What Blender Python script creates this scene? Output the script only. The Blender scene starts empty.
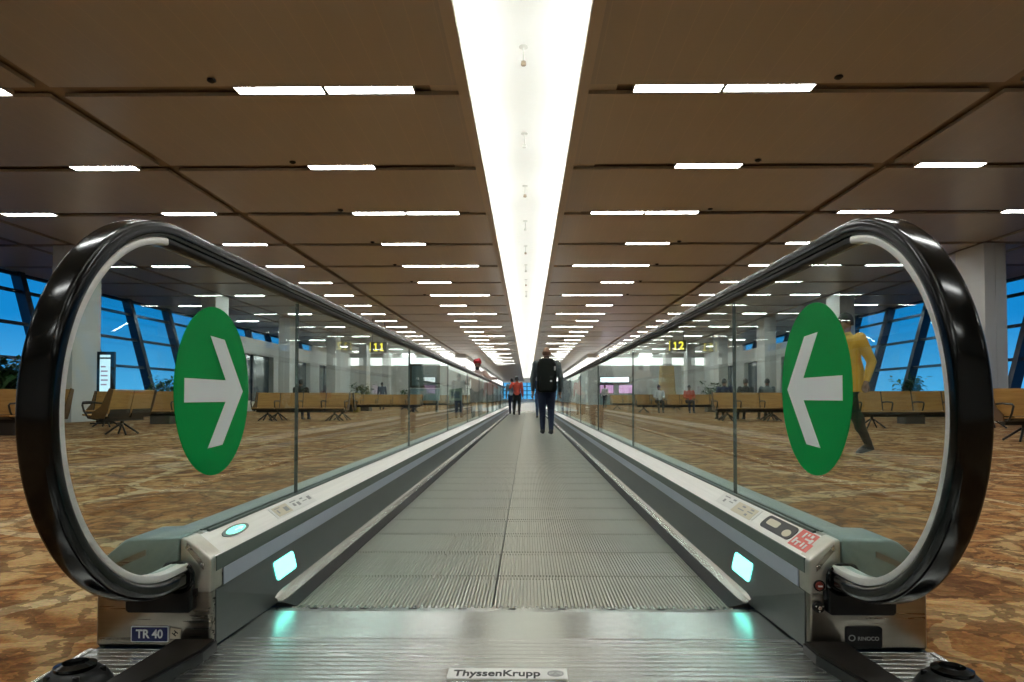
import bpy, bmesh, math, random
from mathutils import Vector, Matrix
random.seed(7)
PI = math.pi
sc = bpy.context.scene
col = sc.collection
sin, cos = math.sin, math.cos

# ------------------------------------------------------------------ materials
def mat(name, base=(.5, .5, .5), rough=.5, metal=0.0, spec=.5, emit=None, estr=0.0, coat=0.0):
    m = bpy.data.materials.new(name)
    m.use_nodes = True
    b = m.node_tree.nodes['Principled BSDF']
    b.inputs['Base Color'].default_value = (*base, 1)
    b.inputs['Roughness'].default_value = rough
    b.inputs['Metallic'].default_value = metal
    b.inputs['Specular IOR Level'].default_value = spec
    b.inputs['Coat Weight'].default_value = coat
    if emit:
        b.inputs['Emission Color'].default_value = (*emit, 1)
        b.inputs['Emission Strength'].default_value = estr
    return m

def N(m, kind, **kw):
    n = m.node_tree.nodes.new(kind)
    for k, v in kw.items():
        setattr(n, k, v)
    return n

def L(m, a, b):
    m.node_tree.links.new(a, b)

def pos_node(m):
    g = N(m, 'ShaderNodeNewGeometry')
    return g.outputs['Position']

def mapping(m, src, scale=(1, 1, 1), loc=(0, 0, 0)):
    n = N(m, 'ShaderNodeMapping')
    n.inputs['Scale'].default_value = scale
    n.inputs['Location'].default_value = loc
    L(m, src, n.inputs['Vector'])
    return n.outputs['Vector']

def noise(m, vec, scale=5, detail=4, rough=.55, dist=0.0):
    n = N(m, 'ShaderNodeTexNoise')
    n.inputs['Scale'].default_value = scale
    n.inputs['Detail'].default_value = detail
    n.inputs['Roughness'].default_value = rough
    n.inputs['Distortion'].default_value = dist
    L(m, vec, n.inputs['Vector'])
    return n

def ramp(m, fac, stops):
    r = N(m, 'ShaderNodeValToRGB')
    el = r.color_ramp.elements
    while len(el) < len(stops):
        el.new(.5)
    for e, (p, c) in zip(el, stops):
        e.position = p
        e.color = (*c, 1) if len(c) == 3 else c
    L(m, fac, r.inputs['Fac'])
    return r.outputs['Color']

def mixc(m, fac, a, b, mode='MIX'):
    n = N(m, 'ShaderNodeMix', data_type='RGBA', blend_type=mode)
    if isinstance(fac, (int, float)):
        n.inputs[0].default_value = fac
    else:
        L(m, fac, n.inputs[0])
    for idx, v in ((6, a), (7, b)):
        if isinstance(v, tuple):
            n.inputs[idx].default_value = (*v, 1)
        else:
            L(m, v, n.inputs[idx])
    return n.outputs[2]

def mth(m, op, a, b=None, clamp=False):
    n = N(m, 'ShaderNodeMath', operation=op, use_clamp=clamp)
    for i, v in enumerate((a, b)):
        if v is None:
            continue
        if isinstance(v, (int, float)):
            n.inputs[i].default_value = v
        else:
            L(m, v, n.inputs[i])
    return n.outputs[0]

def bsdf(m):
    return m.node_tree.nodes['Principled BSDF']

def bump(m, height, strength=.3, dist=.01):
    b = N(m, 'ShaderNodeBump')
    b.inputs['Strength'].default_value = strength
    b.inputs['Distance'].default_value = dist
    L(m, height, b.inputs['Height'])
    L(m, b.outputs['Normal'], bsdf(m).inputs['Normal'])

def brushed(name, base, rough, axis='x', amt=.08, metal=1.0):
    """metal with fine directional scratches along one axis and slight blotches"""
    m = mat(name, base, rough, metal)
    s = {'x': (2, 90, 90), 'y': (90, 2, 90), 'z': (90, 90, 2)}[axis]
    n = noise(m, mapping(m, pos_node(m), s), 1.0, 3, .6)
    n2 = noise(m, pos_node(m), 3.0, 3, .6)
    r = mth(m, 'ADD', mth(m, 'MULTIPLY', n.outputs['Fac'], amt * 1.6), mth(m, 'MULTIPLY', n2.outputs['Fac'], amt))
    L(m, mth(m, 'ADD', r, rough - amt * 1.3, True), bsdf(m).inputs['Roughness'])
    c = mixc(m, n.outputs['Fac'], tuple(x * .86 for x in base), tuple(min(1, x * 1.1) for x in base))
    L(m, c, bsdf(m).inputs['Base Color'])
    return m

def glass_mat(name, tint=(.885, .955, .945), ior=1.5):
    m = bpy.data.materials.new(name)
    m.use_nodes = True
    nt = m.node_tree
    nt.nodes.remove(nt.nodes['Principled BSDF'])
    t = N(m, 'ShaderNodeBsdfTransparent'); t.inputs['Color'].default_value = (*tint, 1)
    g = N(m, 'ShaderNodeBsdfGlossy'); g.inputs['Roughness'].default_value = 0.0
    g.inputs['Color'].default_value = (.95, 1, .97, 1)
    f = N(m, 'ShaderNodeFresnel'); f.inputs['IOR'].default_value = ior
    geo = N(m, 'ShaderNodeNewGeometry')
    # the same fresnel on the way in and on the way out of the pane
    mx = N(m, 'ShaderNodeMixShader')
    ab = N(m, 'ShaderNodeLayerWeight'); ab.inputs['Blend'].default_value = .5
    s = mth(m, 'POWER', ab.outputs['Facing'], 5.0)
    fac = mth(m, 'ADD', mth(m, 'MULTIPLY', s, .33), .036, True)
    L(m, fac, mx.inputs[0]); L(m, t.outputs[0], mx.inputs[1]); L(m, g.outputs[0], mx.inputs[2])
    L(m, mx.outputs[0], nt.nodes['Material Output'].inputs['Surface'])
    nt.nodes.remove(f); nt.nodes.remove(geo)
    return m

M = {}
M['rubber'] = mat('black_rubber', (.003, .0035, .0034), .14, 0, .24)
M['black'] = mat('black_plastic', (.006, .006, .006), .42, 0, .3)
M['black_matt'] = mat('black_matt', (.006, .006, .006), .75)
M['track'] = mat('dark_track', (.010, .008, .006), .5, 0, .2)
M['trim'] = brushed('newel_aluminium', (.86, .85, .80), .38, 'y', .06, .35)
M['deck'] = brushed('deck_steel', (.90, .90, .87), .36, 'y', .06, .6)
M['cap'] = brushed('cap_steel', (.62, .60, .54), .33, 'x', .07, .95)
M['front'] = brushed('front_steel', (.29, .26, .22), .28, 'x', .03, 1)
M['skirt'] = brushed('skirt_steel', (.135, .15, .145), .34, 'y', .05, .7)
M['band'] = mat('blue_reflection_band', (.56, .63, .74), .32, .25)  # reflected windows and ceiling put into the base colour as pale blue
M['outer'] = brushed('outer_cladding', (.27, .33, .31), .36, 'y', .05, .5)
M['gap'] = mat('deck_edge', (.14, .18, .16), .4, .6)
M['chrome'] = brushed('skirt_rail', (.78, .77, .72), .22, 'y', .05)
M['plate'] = brushed('floor_plate', (.56, .58, .56), .26, 'x', .07, 1)
M['comb'] = brushed('comb_plate', (.50, .53, .50), .22, 'x', .06, 1)
M['pallet'] = brushed('pallet_alloy', (.60, .60, .53), .35, 'y', .05, .7)
M['pallet_dark'] = mat('pallet_gap', (.02, .02, .018), .6)
M['glass'] = glass_mat('balustrade_glass')
M['pane'] = glass_mat('window_glass', (.97, .98, 1))
M['green'] = mat('sign_green', (.0003, .30, .062), .55, 0, .06)
M['white'] = mat('sign_white', (.93, .97, .97), .5, 0, .2)
M['navy'] = mat('plate_navy', (.012, .02, .11), .35)
M['cream'] = mat('cream_paper', (.62, .58, .44), .6)
M['sticker'] = mat('white_sticker', (.80, .80, .77), .4)
M['beige_sticker'] = mat('beige_sticker', (.66, .60, .46), .45)
M['grey_mark'] = mat('grey_mark', (.33, .34, .33), .5)
M['red_sticker'] = mat('red_sticker', (.72, .13, .11), .45)
M['red'] = mat('stop_red', (.30, .035, .02), .3)
M['led'] = mat('cyan_led', (.5, .9, .85), .4, emit=(.16, .92, .76), estr=2.6)
M['led2'] = mat('green_led', (.3, .7, .6), .4, emit=(.2, .85, .65), estr=.9)
M['screw'] = mat('screw_steel', (.7, .68, .62), .25, 1)
M['tube'] = mat('lamp_diffuser', (.9, .9, .85), .5, emit=(.97, 1, .965), estr=31.0)
M['cove_tube'] = mat('cove_lamp', (.9, .9, .9), .5, emit=(.94, 1, .995), estr=36.0)
M['fixture'] = mat('lamp_housing', (.55, .55, .52), .4)
M['cove'] = mat('cove_white', (.82, .83, .81), .55)
M['white_wall'] = mat('white_wall', (.74, .76, .75), .5)
M['frame'] = mat('window_frame', (.035, .05, .075), .4, .4)
M['dark_glass'] = mat('dark_glazing', (.10, .13, .15), .08, 0, .6)
M['seat_black'] = mat('seat_black', (.012, .011, .01), .4)
M['tarmac'] = mat('tarmac', (.03, .05, .08), .9)
M['planter'] = mat('planter', (.05, .045, .04), .6)
M['leaf'] = mat('leaf_green', (.025, .075, .022), .5)
M['bark'] = mat('stem_brown', (.08, .05, .03), .8)
M['skin'] = mat('skin_tone', (.42, .24, .16), .55)
M['skin_dark'] = mat('skin_tone_brown', (.22, .115, .07), .55)
M['hair'] = mat('dark_hair', (.012, .01, .009), .6)
M['eye'] = mat('eye_dark', (.02, .015, .012), .2)
M['grey_jacket'] = mat('grey_jacket', (.10, .125, .13), .85)
M['jeans'] = mat('navy_jeans', (.018, .028, .065), .85)
M['blue_jeans'] = mat('blue_jeans', (.05, .09, .18), .85)
M['dark_trousers'] = mat('dark_trousers', (.018, .02, .018), .85)
M['khaki'] = mat('khaki', (.10, .09, .06), .85)
M['red_shirt'] = mat('red_shirt', (.50, .07, .04), .8)
M['blue_shirt'] = mat('blue_grey_shirt', (.16, .24, .30), .8)
M['pink_shirt'] = mat('pale_pink_shirt', (.52, .40, .36), .8)
M['turban'] = mat('red_turban', (.45, .02, .035), .8)
M['yellow_jacket'] = mat('yellow_jacket', (.62, .36, .04), .8)
M['white_shirt'] = mat('white_shirt', (.6, .6, .6), .8)
M['navy_cloth'] = mat('navy_cloth', (.03, .04, .09), .85)
M['bag'] = mat('backpack_nylon', (.008, .011, .010), .8, 0, .2)
M['bag_mark'] = mat('backpack_mark', (.7, .7, .68), .5)
M['shoe'] = mat('dark_shoe', (.012, .012, .013), .45)
M['sign_yellow'] = mat('gate_digit', (.9, .7, .05), .5, emit=(1, .80, .05), estr=1.1)
M['sign_black'] = mat('gate_board', (.03, .03, .015), .4)
M['screen'] = mat('lit_screen', (.2, .2, .2), .2, emit=(.62, .88, 1), estr=.95)
M['screen_text'] = mat('screen_text', (.2, .2, .2), .3, emit=(.55, .35, .6), estr=.4)
M['monitor'] = mat('monitor_grey', (.12, .17, .17), .15)
M['shop_white'] = mat('shop_sign_lit', (.9, .9, .9), .4, emit=(.9, .97, 1), estr=1.6)
M['magenta'] = mat('advert_lit', (.6, .3, .5), .3, emit=(.75, .40, .70), estr=.85)
M['tan'] = mat('tan_board', (.52, .36, .15), .6)
M['bin_yellow'] = mat('bin_yellow', (.42, .30, .06), .5)
M['kiosk_green'] = mat('kiosk_green', (.20, .28, .20), .5)
M['teal_panel'] = mat('teal_panel', (.20, .30, .32), .4)
M['cove_glow'] = mat('soffit_emissive', (.9, .9, .9), .5, emit=(1, .98, .93), estr=1.0)  # white soffit band, brightness set by emission
M['joint'] = mat('joint_strip', (.16, .19, .19), .25, .4)
M['tile'] = mat('pale_stone_tile', (.50, .50, .48), .25)
M['short_hair'] = mat('short_brown_hair', (.20, .10, .065), .8)

def carpet():
    m = mat('patterned_carpet', rough=.95, spec=.1)
    p = pos_node(m)
    warp = noise(m, p, 1.6, 6, .6)
    off = N(m, 'ShaderNodeVectorMath', operation='SCALE')
    sub = N(m, 'ShaderNodeVectorMath', operation='SUBTRACT')
    L(m, warp.outputs['Color'], sub.inputs[0]); sub.inputs[1].default_value = (.5, .5, .5)
    L(m, sub.outputs[0], off.inputs[0]); off.inputs['Scale'].default_value = .8
    add = N(m, 'ShaderNodeVectorMath', operation='ADD')
    L(m, p, add.inputs[0]); L(m, off.outputs[0], add.inputs[1])
    w = add.outputs[0]
    big = noise(m, mapping(m, w, (.9, 1.7, 1)), 3.2, 8, .70, .5)
    c = ramp(m, big.outputs['Fac'], [(.29, (.06, .024, .009)), (.40, (.18, .074, .023)), (.50, (.28, .128, .042)), (.59, (.37, .20, .080)), (.67, (.43, .27, .125)), (.78, (.22, .09, .03))])
    # large blossoms: concentric rings round scattered centres
    wa = N(m, 'ShaderNodeVectorMath', operation='SCALE'); wa.inputs['Scale'].default_value = .22
    L(m, sub.outputs[0], wa.inputs[0])
    wb = N(m, 'ShaderNodeVectorMath', operation='ADD')
    L(m, p, wb.inputs[0]); L(m, wa.outputs[0], wb.inputs[1])
    v = N(m, 'ShaderNodeTexVoronoi'); v.inputs['Scale'].default_value = .85
    L(m, wb.outputs[0], v.inputs['Vector'])
    ring = mth(m, 'SINE', mth(m, 'MULTIPLY', v.outputs['Distance'], 26.0))
    inner = mth(m, 'LESS_THAN', v.outputs['Distance'], .62)
    c = mixc(m, mth(m, 'MULTIPLY', mth(m, 'SMOOTH_MAX', mth(m, 'MULTIPLY', mth(m, 'SUBTRACT', ring, .35), 1.6), 0.0, True), mth(m, 'MULTIPLY', inner, .62)), c, (.46, .32, .155))
    c = mixc(m, mth(m, 'MULTIPLY', mth(m, 'LESS_THAN', ring, -.72), mth(m, 'MULTIPLY', inner, .6)), c, (.085, .032, .012))
    # pale winding vine lines
    for sc_, wd_, cc_, k_ in ((.55, .022, (.52, .40, .24), .75), (1.9, .035, (.45, .31, .15), .5), (4.2, .07, (.06, .024, .01), .55)):
        ve = N(m, 'ShaderNodeTexVoronoi', feature='DISTANCE_TO_EDGE'); ve.inputs['Scale'].default_value = sc_
        L(m, wb.outputs[0] if sc_ < 3 else w, ve.inputs['Vector'])
        c = mixc(m, mth(m, 'MULTIPLY', mth(m, 'LESS_THAN', ve.outputs['Distance'], wd_), k_), c, cc_)
    # small dark leaf marks in patches
    v2 = N(m, 'ShaderNodeTexVoronoi'); v2.inputs['Scale'].default_value = 13.0
    L(m, mapping(m, w, (.7, 1.5, 1)), v2.inputs['Vector'])
    patch = mth(m, 'GREATER_THAN', noise(m, p, .8, 2).outputs['Fac'], .52)
    leafm = mth(m, 'MULTIPLY', mth(m, 'LESS_THAN', v2.outputs['Distance'], .36), patch)
    c = mixc(m, mth(m, 'MULTIPLY', leafm, .7), c, (.07, .028, .011))
    spot = mth(m, 'MULTIPLY', mth(m, 'LESS_THAN', v2.outputs['Distance'], .15), patch)
    c = mixc(m, mth(m, 'MULTIPLY', spot, .6), c, (.42, .30, .14))
    mid = noise(m, mapping(m, p, (1, 2.2, 1)), 22, 5, .7)
    c = mixc(m, .42, c, mixc(m, 1.0, c, ramp(m, mid.outputs['Fac'], [(.32, (.16, .15, .14)), (.5, (.5, .5, .5)), (.68, (.80, .79, .77))]), 'OVERLAY'))
    fine = noise(m, p, 120, 2)
    c = mixc(m, .35, c, mixc(m, 1.0, c, fine.outputs['Color'], 'OVERLAY'))
    L(m, c, bsdf(m).inputs['Base Color'])
    bump(m, fine.outputs['Fac'], .25, .004)
    return m
M['carpet'] = carpet()

def ceiling_mat():
    """satin beige metal planks that run along the hall"""
    m = mat('ceiling_plank', (.42, .38, .33), .30, .0, .7)
    p = pos_node(m)
    sep = N(m, 'ShaderNodeSeparateXYZ'); L(m, p, sep.inputs[0])
    fr = mth(m, 'FRACT', mth(m, 'MULTIPLY', sep.outputs['X'], 3.3))
    seam = mth(m, 'LESS_THAN', fr, .035)
    n = noise(m, mapping(m, p, (3.3, .35, 1)), 1.0, 2)
    base = mixc(m, n.outputs['Fac'], (.40, .375, .325), (.45, .42, .365))
    L(m, mixc(m, mth(m, 'MULTIPLY', seam, .35), base, (.62, .54, .42)), bsdf(m).inputs['Base Color'])
    return m
M['ceiling'] = ceiling_mat()
M['groove'] = mat('ceiling_groove', (.30, .24, .18), .6)
M['ceiling_trim'] = mat('ceiling_edge', (.56, .50, .41), .45)

def wood_mat():
    m = mat('seat_wood', (.42, .25, .09), .42)
    n = noise(m, mapping(m, pos_node(m), (1.5, 1.5, 18)), 1.6, 4, .6, .4)
    L(m, ramp(m, n.outputs['Fac'], [(.3, (.34, .175, .045)), (.7, (.47, .27, .085))]), bsdf(m).inputs['Base Color'])
    return m
M['wood'] = wood_mat()
M['wood_shaded'] = mat('seat_wood_shaded', (.11, .055, .018), .4)  # shading of the bench ends painted in as a darker wood

def column_mat():
    m = mat('column_cladding', (.60, .62, .60), .4)
    p = pos_node(m)
    n = noise(m, p, 1.5, 3)
    L(m, mixc(m, n.outputs['Fac'], (.56, .58, .57), (.66, .67, .65)), bsdf(m).inputs['Base Color'])
    return m
M['column'] = column_mat()

# ------------------------------------------------------------------ geometry helpers
class MB:
    def __init__(s):
        s.v = []; s.f = []
    def add(s, vs, fs):
        o = len(s.v)
        s.v += [tuple(p) for p in vs]
        s.f += [tuple(i + o for i in f) for f in fs]
        return s
    def box(s, x0, x1, y0, y1, z0, z1):
        return s.add([(x0, y0, z0), (x1, y0, z0), (x1, y1, z0), (x0, y1, z0), (x0, y0, z1), (x1, y0, z1), (x1, y1, z1), (x0, y1, z1)],
                     [(0, 3, 2, 1), (4, 5, 6, 7), (0, 1, 5, 4), (1, 2, 6, 5), (2, 3, 7, 6), (3, 0, 4, 7)])
    def prism(s, poly, a, b, f):
        """poly: 2D points, f(u, v, t) -> 3D, extruded from t=a to t=b"""
        n = len(poly)
        vs = [f(u, v, a) for u, v in poly] + [f(u, v, b) for u, v in poly]
        fs = [tuple(range(n - 1, -1, -1)), tuple(range(n, 2 * n))]
        fs += [(i, (i + 1) % n, n + (i + 1) % n, n + i) for i in range(n)]
        return s.add(vs, fs)
    def loft(s, rings, cap=True):
        n = len(rings[0]); vs = [p for r in rings for p in r]; fs = []
        for k in range(len(rings) - 1):
            for i in range(n):
                j = (i + 1) % n
                fs.append((k * n + i, k * n + j, (k + 1) * n + j, (k + 1) * n + i))
        if cap:
            fs.append(tuple(range(n - 1, -1, -1)))
            fs.append(tuple((len(rings) - 1) * n + i for i in range(n)))
        return s.add(vs, fs)
    def tube(s, pts, rad, n=10):
        pts = [Vector(p) for p in pts]
        rads = rad if isinstance(rad, (list, tuple)) else [rad] * len(pts)
        rings = []; up = None
        for i, p in enumerate(pts):
            d = (pts[min(i + 1, len(pts) - 1)] - pts[max(i - 1, 0)]).normalized()
            if up is None:
                up = Vector((0, 0, 1)) if abs(d.z) < .9 else Vector((1, 0, 0))
            a = d.cross(up).normalized(); b = a.cross(d).normalized(); up = b
            rings.append([p + a * rads[i] * cos(2 * PI * k / n) + b * rads[i] * sin(2 * PI * k / n) for k in range(n)])
        return s.loft(rings)
    def ell(s, c, r, n=14, m=9, rot=None):
        rings = []
        for j in range(m + 1):
            t = PI * (j + .02) / (m + .04)
            rings.append([Vector((r[0] * sin(t) * cos(2 * PI * k / n), r[1] * sin(t) * sin(2 * PI * k / n), -r[2] * cos(t))) for k in range(n)])
        c = Vector(c)
        if rot is not None:
            rings = [[rot @ p for p in q] for q in rings]
        return s.loft([[p + c for p in q] for q in rings])
    def lathe(s, c, prof, n=24, axis='z'):
        rings = []
        for r, z in prof:
            ring = []
            for k in range(n):
                a = 2 * PI * k / n
                p = (r * cos(a), r * sin(a), z)
                if axis == 'y': p = (p[0], z, p[1])
                if axis == 'x': p = (z, p[0], p[1])
                ring.append((c[0] + p[0], c[1] + p[1], c[2] + p[2]))
            rings.append(ring)
        return s.loft(rings)
    def build(s, name, m, parent=None, smooth=None, bevel=0, loc=None, kind=None):
        me = bpy.data.meshes.new(name)
        me.from_pydata([tuple(p) for p in s.v], [], s.f)
        bm = bmesh.new(); bm.from_mesh(me)
        bmesh.ops.recalc_face_normals(bm, faces=bm.faces)
        if bevel:
            es = [e for e in bm.edges if len(e.link_faces) == 2 and e.calc_face_angle(0) > .6]
            bmesh.ops.bevel(bm, geom=es, offset=bevel, segments=3, profile=.5, affect='EDGES', clamp_overlap=True)
        if smooth is not None:
            for f in bm.faces: f.smooth = True
            for e in bm.edges:
                if len(e.link_faces) == 2 and e.calc_face_angle(0) > smooth: e.smooth = False
        bm.to_mesh(me); bm.free()
        me.materials.append(M[m] if isinstance(m, str) else m)
        o = bpy.data.objects.new(name, me)
        col.objects.link(o)
        if parent: o.parent = parent
        if loc: o.location = loc
        if kind: o['kind'] = kind
        return o

def tag(o, label, cat, group=None):
    o['label'] = label; o['category'] = cat
    if group: o['group'] = group
    return o

def thing(name, label, cat, loc=(0, 0, 0), rz=0, group=None):
    o = bpy.data.objects.new(name, None)
    o.empty_display_size = .1
    col.objects.link(o)
    o.location = loc; o.rotation_euler = (0, 0, rz)
    return tag(o, label, cat, group)

def kids(o):
    return [c for c in bpy.data.objects if c.parent == o]

def dup(root, kidmap, loc, rz, label, group=None):
    r = root.copy(); col.objects.link(r)
    r.location = loc; r.rotation_euler = (0, 0, rz)
    r['label'] = label
    if group: r['group'] = group
    for ch, sub in kidmap:
        c = ch.copy(); col.objects.link(c); c.parent = r
        for g in sub:
            d = g.copy(); col.objects.link(d); d.parent = c
    return r

def kidmap(root):
    return [(c, kids(c)) for c in kids(root)]

def struct(o):
    o['kind'] = 'structure'; return o

_font = None
def text(name, body, size, m, parent, matrix, extrude=.0006, bold=0.0, sx=1.0, align='CENTER', sp=1.0):
    cu = bpy.data.curves.new(name, 'FONT')
    cu.body = body; cu.size = size; cu.extrude = extrude; cu.offset = bold
    cu.align_x = align; cu.align_y = 'CENTER'; cu.space_character = sp
    tmp = bpy.data.objects.new(name + '_tmp', cu); col.objects.link(tmp)
    bpy.context.view_layer.update()
    dg = bpy.context.evaluated_depsgraph_get()
    me = bpy.data.meshes.new_from_object(tmp.evaluated_get(dg))
    bpy.data.objects.remove(tmp); bpy.data.curves.remove(cu)
    me.transform(Matrix.Diagonal((sx, 1, 1, 1)))
    me.transform(matrix)
    me.name = name
    me.materials.clear(); me.materials.append(M[m])
    o = bpy.data.objects.new(name, me); col.objects.link(o)
    if parent: o.parent = parent
    return o

FRONT = Matrix.Rotation(PI / 2, 4, 'X')          # reads from the -Y side

def rrect(w, h, r, n=5):
    pts = []
    for cx, cy, a0 in ((w / 2 - r, h / 2 - r, 0), (-w / 2 + r, h / 2 - r, PI / 2), (-w / 2 + r, -h / 2 + r, PI), (w / 2 - r, -h / 2 + r, 1.5 * PI)):
        for k in range(n + 1):
            a = a0 + PI / 2 * k / n
            pts.append((cx + r * cos(a), cy + r * sin(a)))
    return pts

# ------------------------------------------------------------------ camera, world
cam = bpy.data.cameras.new('camera')
cam.sensor_width = 36; cam.lens = 36 * 677.35 / 1024
cam.shift_x = -7.07 / 1024; cam.shift_y = 39.78 / 1024
cam.clip_start = .02; cam.clip_end = 500
co = bpy.data.objects.new('camera', cam); col.objects.link(co)
CAMX, CAMZ = .047, .644
co.location = (CAMX, 0, CAMZ)
co.rotation_euler = (PI / 2 + .025, 0, .012)
sc.camera = co

w = bpy.data.worlds.new('dusk_sky'); sc.world = w; w.use_nodes = True
nt = w.node_tree
bg = nt.nodes['Background']
tc = nt.nodes.new('ShaderNodeTexCoord'); sp = nt.nodes.new('ShaderNodeSeparateXYZ')
rp = nt.nodes.new('ShaderNodeValToRGB')
nt.links.new(tc.outputs['Generated'], sp.inputs[0])
nt.links.new(sp.outputs['Z'], rp.inputs['Fac'])
e = rp.color_ramp.elements
e[0].position = 0.0; e[0].color = (.10, .50, .92, 1)
e[1].position = .6; e[1].color = (.002, .12, .42, 1)
x = e.new(.10); x.color = (.008, .27, .68, 1)
nt.links.new(rp.outputs['Color'], bg.inputs['Color'])
bg.inputs['Strength'].default_value = .78

sc.view_settings.view_transform = 'Standard'
sc.view_settings.look = 'None'
sc.view_settings.gamma = 1
sc.view_settings.use_curve_mapping = False
sc.view_settings.exposure = 0.3
cy = sc.cycles
cy.use_denoising = True
cy.max_bounces = 10; cy.diffuse_bounces = 5; cy.glossy_bounces = 5; cy.transparent_max_bounces = 24
cy.sample_clamp_indirect = 6.0
cy.caustics_reflective = False; cy.caustics_refractive = False

# ------------------------------------------------------------------ the hall
CEIL = 4.644
ROW0, DROW = 8.70, 2.95
YB, YE = -6.0, 160.0           # back and far end of the hall
WX = 16.4
YEND = 30.0                   # end of the moving walkway

# carpet floor around the walkway pit
f = MB()
def quad(x0, x1, y0, y1, z=0.0):
    f.add([(x0, y0, z), (x1, y0, z), (x1, y1, z), (x0, y1, z)], [(0, 1, 2, 3)])
quad(-WX, -1.06, YB, YE); quad(1.06, WX, YB, YE)
quad(-1.06, 1.06, YB, .25); quad(-1.06, 1.06, YEND + 2.0, 33.0); quad(-1.06, 1.06, 33, YE, -.01)
struct(f.build('floor', 'carpet'))
struct(MB().box(-2.6, 2.6, 33.0, YE, -.02, .004).build('floor', 'tile'))
struct(MB().add([(-150, -60, -1.2), (150, -60, -1.2), (150, 250, -1.2), (-150, 250, -1.2)], [(0, 1, 2, 3)]).build('ground', 'tarmac'))

# ceiling: planks in bays, dark grooves between them
ce = MB()
bays_x = [(-WX, -13.25), (-13.05, -11.95), (-11.75, -6.30), (-6.10, -.85), (.85, 6.10), (6.30, 11.75), (11.95, 13.05), (13.25, WX)]
k0, k1 = -5, 52
GW = .14
for k in range(k0, k1 + 1):
    ya = ROW0 + DROW * k + GW; yb = ROW0 + DROW * (k + 1) - GW
    ya, yb = max(ya, YB), min(yb, YE)
    if yb <= ya: continue
    for xa, xb in bays_x:
        ce.box(xa, xb, ya, yb, CEIL, CEIL + .05)
ceil = struct(ce.build('ceiling', 'ceiling'))
bk = MB()
bk.box(-WX, -1.22, YB, YE, CEIL + .085, CEIL + .12); bk.box(1.22, WX, YB, YE, CEIL + .085, CEIL + .12)
bk.build('groove_backing', 'groove', ceil)
for n_, s in (('trim_1', -1), ('trim_2', 1)):
    t = MB()
    xa, xb = sorted((s * .71, s * .85))
    t.box(xa, xb, YB, YE, CEIL - .012, CEIL + .06)
    xa, xb = sorted((s * .85, s * 1.22))
    t.box(xa, xb, YB, YE, CEIL + .055, CEIL + .065)
    struct(t.build(n_, 'ceiling_trim'))
# recessed light cove above the walkway
cv = MB()
prof = [(-1.22, CEIL + .06), (-1.22, 5.05), (-1.05, 5.24), (-.7, 5.30), (.7, 5.30), (1.05, 5.24), (1.22, 5.05), (1.22, CEIL + .06)]
cv.add([(x_, YB, z_) for x_, z_ in prof] + [(x_, YE, z_) for x_, z_ in prof], [(i, i + 1, len(prof) + i + 1, len(prof) + i) for i in range(len(prof) - 1)])
struct(cv.build('ceiling_cove', 'cove', smooth=.5))
for s, side in ((-1, 'western'), (1, 'eastern')):
    n_ = 0
    y = -4.4
    while y < 157:
        t = thing('cove_lamp', f'long white fluorescent tube on the {side} ledge inside the bright ceiling cove', 'lamp', (s * 1.0, y, CEIL + .067), group=f'hidden tubes on the {side} cove ledge')
        MB().tube([(0, 0, .05), (0, 2.72, .05)], .022, 8).build('tube', 'cove_tube', t)
        MB().box(-.03, .03, .0, .05, 0, .055).build('lamp_holder', 'fixture', t); MB().box(-.03, .03, 2.67, 2.72, 0, .055).build('lamp_holder', 'fixture', t)
        y += DROW; n_ += 1

# ---- ceiling lamps
ORD = ['first', 'second', 'third', 'fourth', 'fifth', 'sixth', 'seventh', 'eighth', 'ninth', 'tenth', 'eleventh', 'twelfth', 'thirteenth', 'fourteenth', 'fifteenth',
       'sixteenth', 'seventeenth', 'eighteenth', 'nineteenth', 'twentieth']
_t = ['first', 'second', 'third', 'fourth', 'fifth', 'sixth', 'seventh', 'eighth', 'ninth']
ORD += ['twenty-' + q for q in _t] + ['thirtieth'] + ['thirty-' + q for q in _t] + ['fortieth'] + ['forty-' + q for q in _t]
LW = 1.12
lamp0 = thing('ceiling_lamp', '', 'ceiling light', (0, 0, 0), group='tube lights in the ceiling grooves')
hb = MB()
hb.box(-LW / 2 - .012, LW / 2 + .012, -.105, .105, .045, .08)
for q in (-1, 1):
    hb.box(-LW / 2 - .012, LW / 2 + .012, *sorted((q * .100, q * .112)), .002, .08)
    hb.box(*sorted((q * (LW / 2 + .002), q * (LW / 2 + .014))), -.105, .105, .0, .08)
hb.build('housing', 'fixture', lamp0)
MB().prism(rrect(.185, .03, .003, 2), -LW / 2, LW / 2, lambda u, v, t: (t, u, v + .025)).build('diffuser', 'tube', lamp0)
lk = kidmap(lamp0)
first = True
def place_lamp(x, y, label):
    global first
    if first:
        lamp0.location = (x, y, CEIL); lamp0['label'] = label; first = False
    else:
        dup(lamp0, lk, (x, y, CEIL), 0, label)
for k in range(-4, 26):
    y = ROW0 + DROW * k
    rown = (ORD[k] + ' row ahead') if k >= 0 else (ORD[-k - 1] + ' row behind the newels')
    for s, side in ((-1, 'left'), (1, 'right')):
        pair = (k % 2 == 0)
        spots = []
        if pair: spots.append((2.0, f'inner tube light of a pair beside the cove, {rown}, {side} side'))
        spots.append((3.175, f'{"outer tube light of a pair" if pair else "single tube light"} beside the cove, {rown}, {side} side'))
        if k < 19:
            spots.append((7.33, f'tube light past the long ceiling groove, {rown}, {side} side'))
        if pair and 0 < k < 19: spots.append((10.85, f'tube light out near the columns, {rown}, {side} side'))
        if not pair and 6 < k < 19: spots.append((14.6, f'tube light next to the windows, {rown}, {side} side'))
        for x, lab in spots:
            place_lamp(s * x, y, lab)

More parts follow.
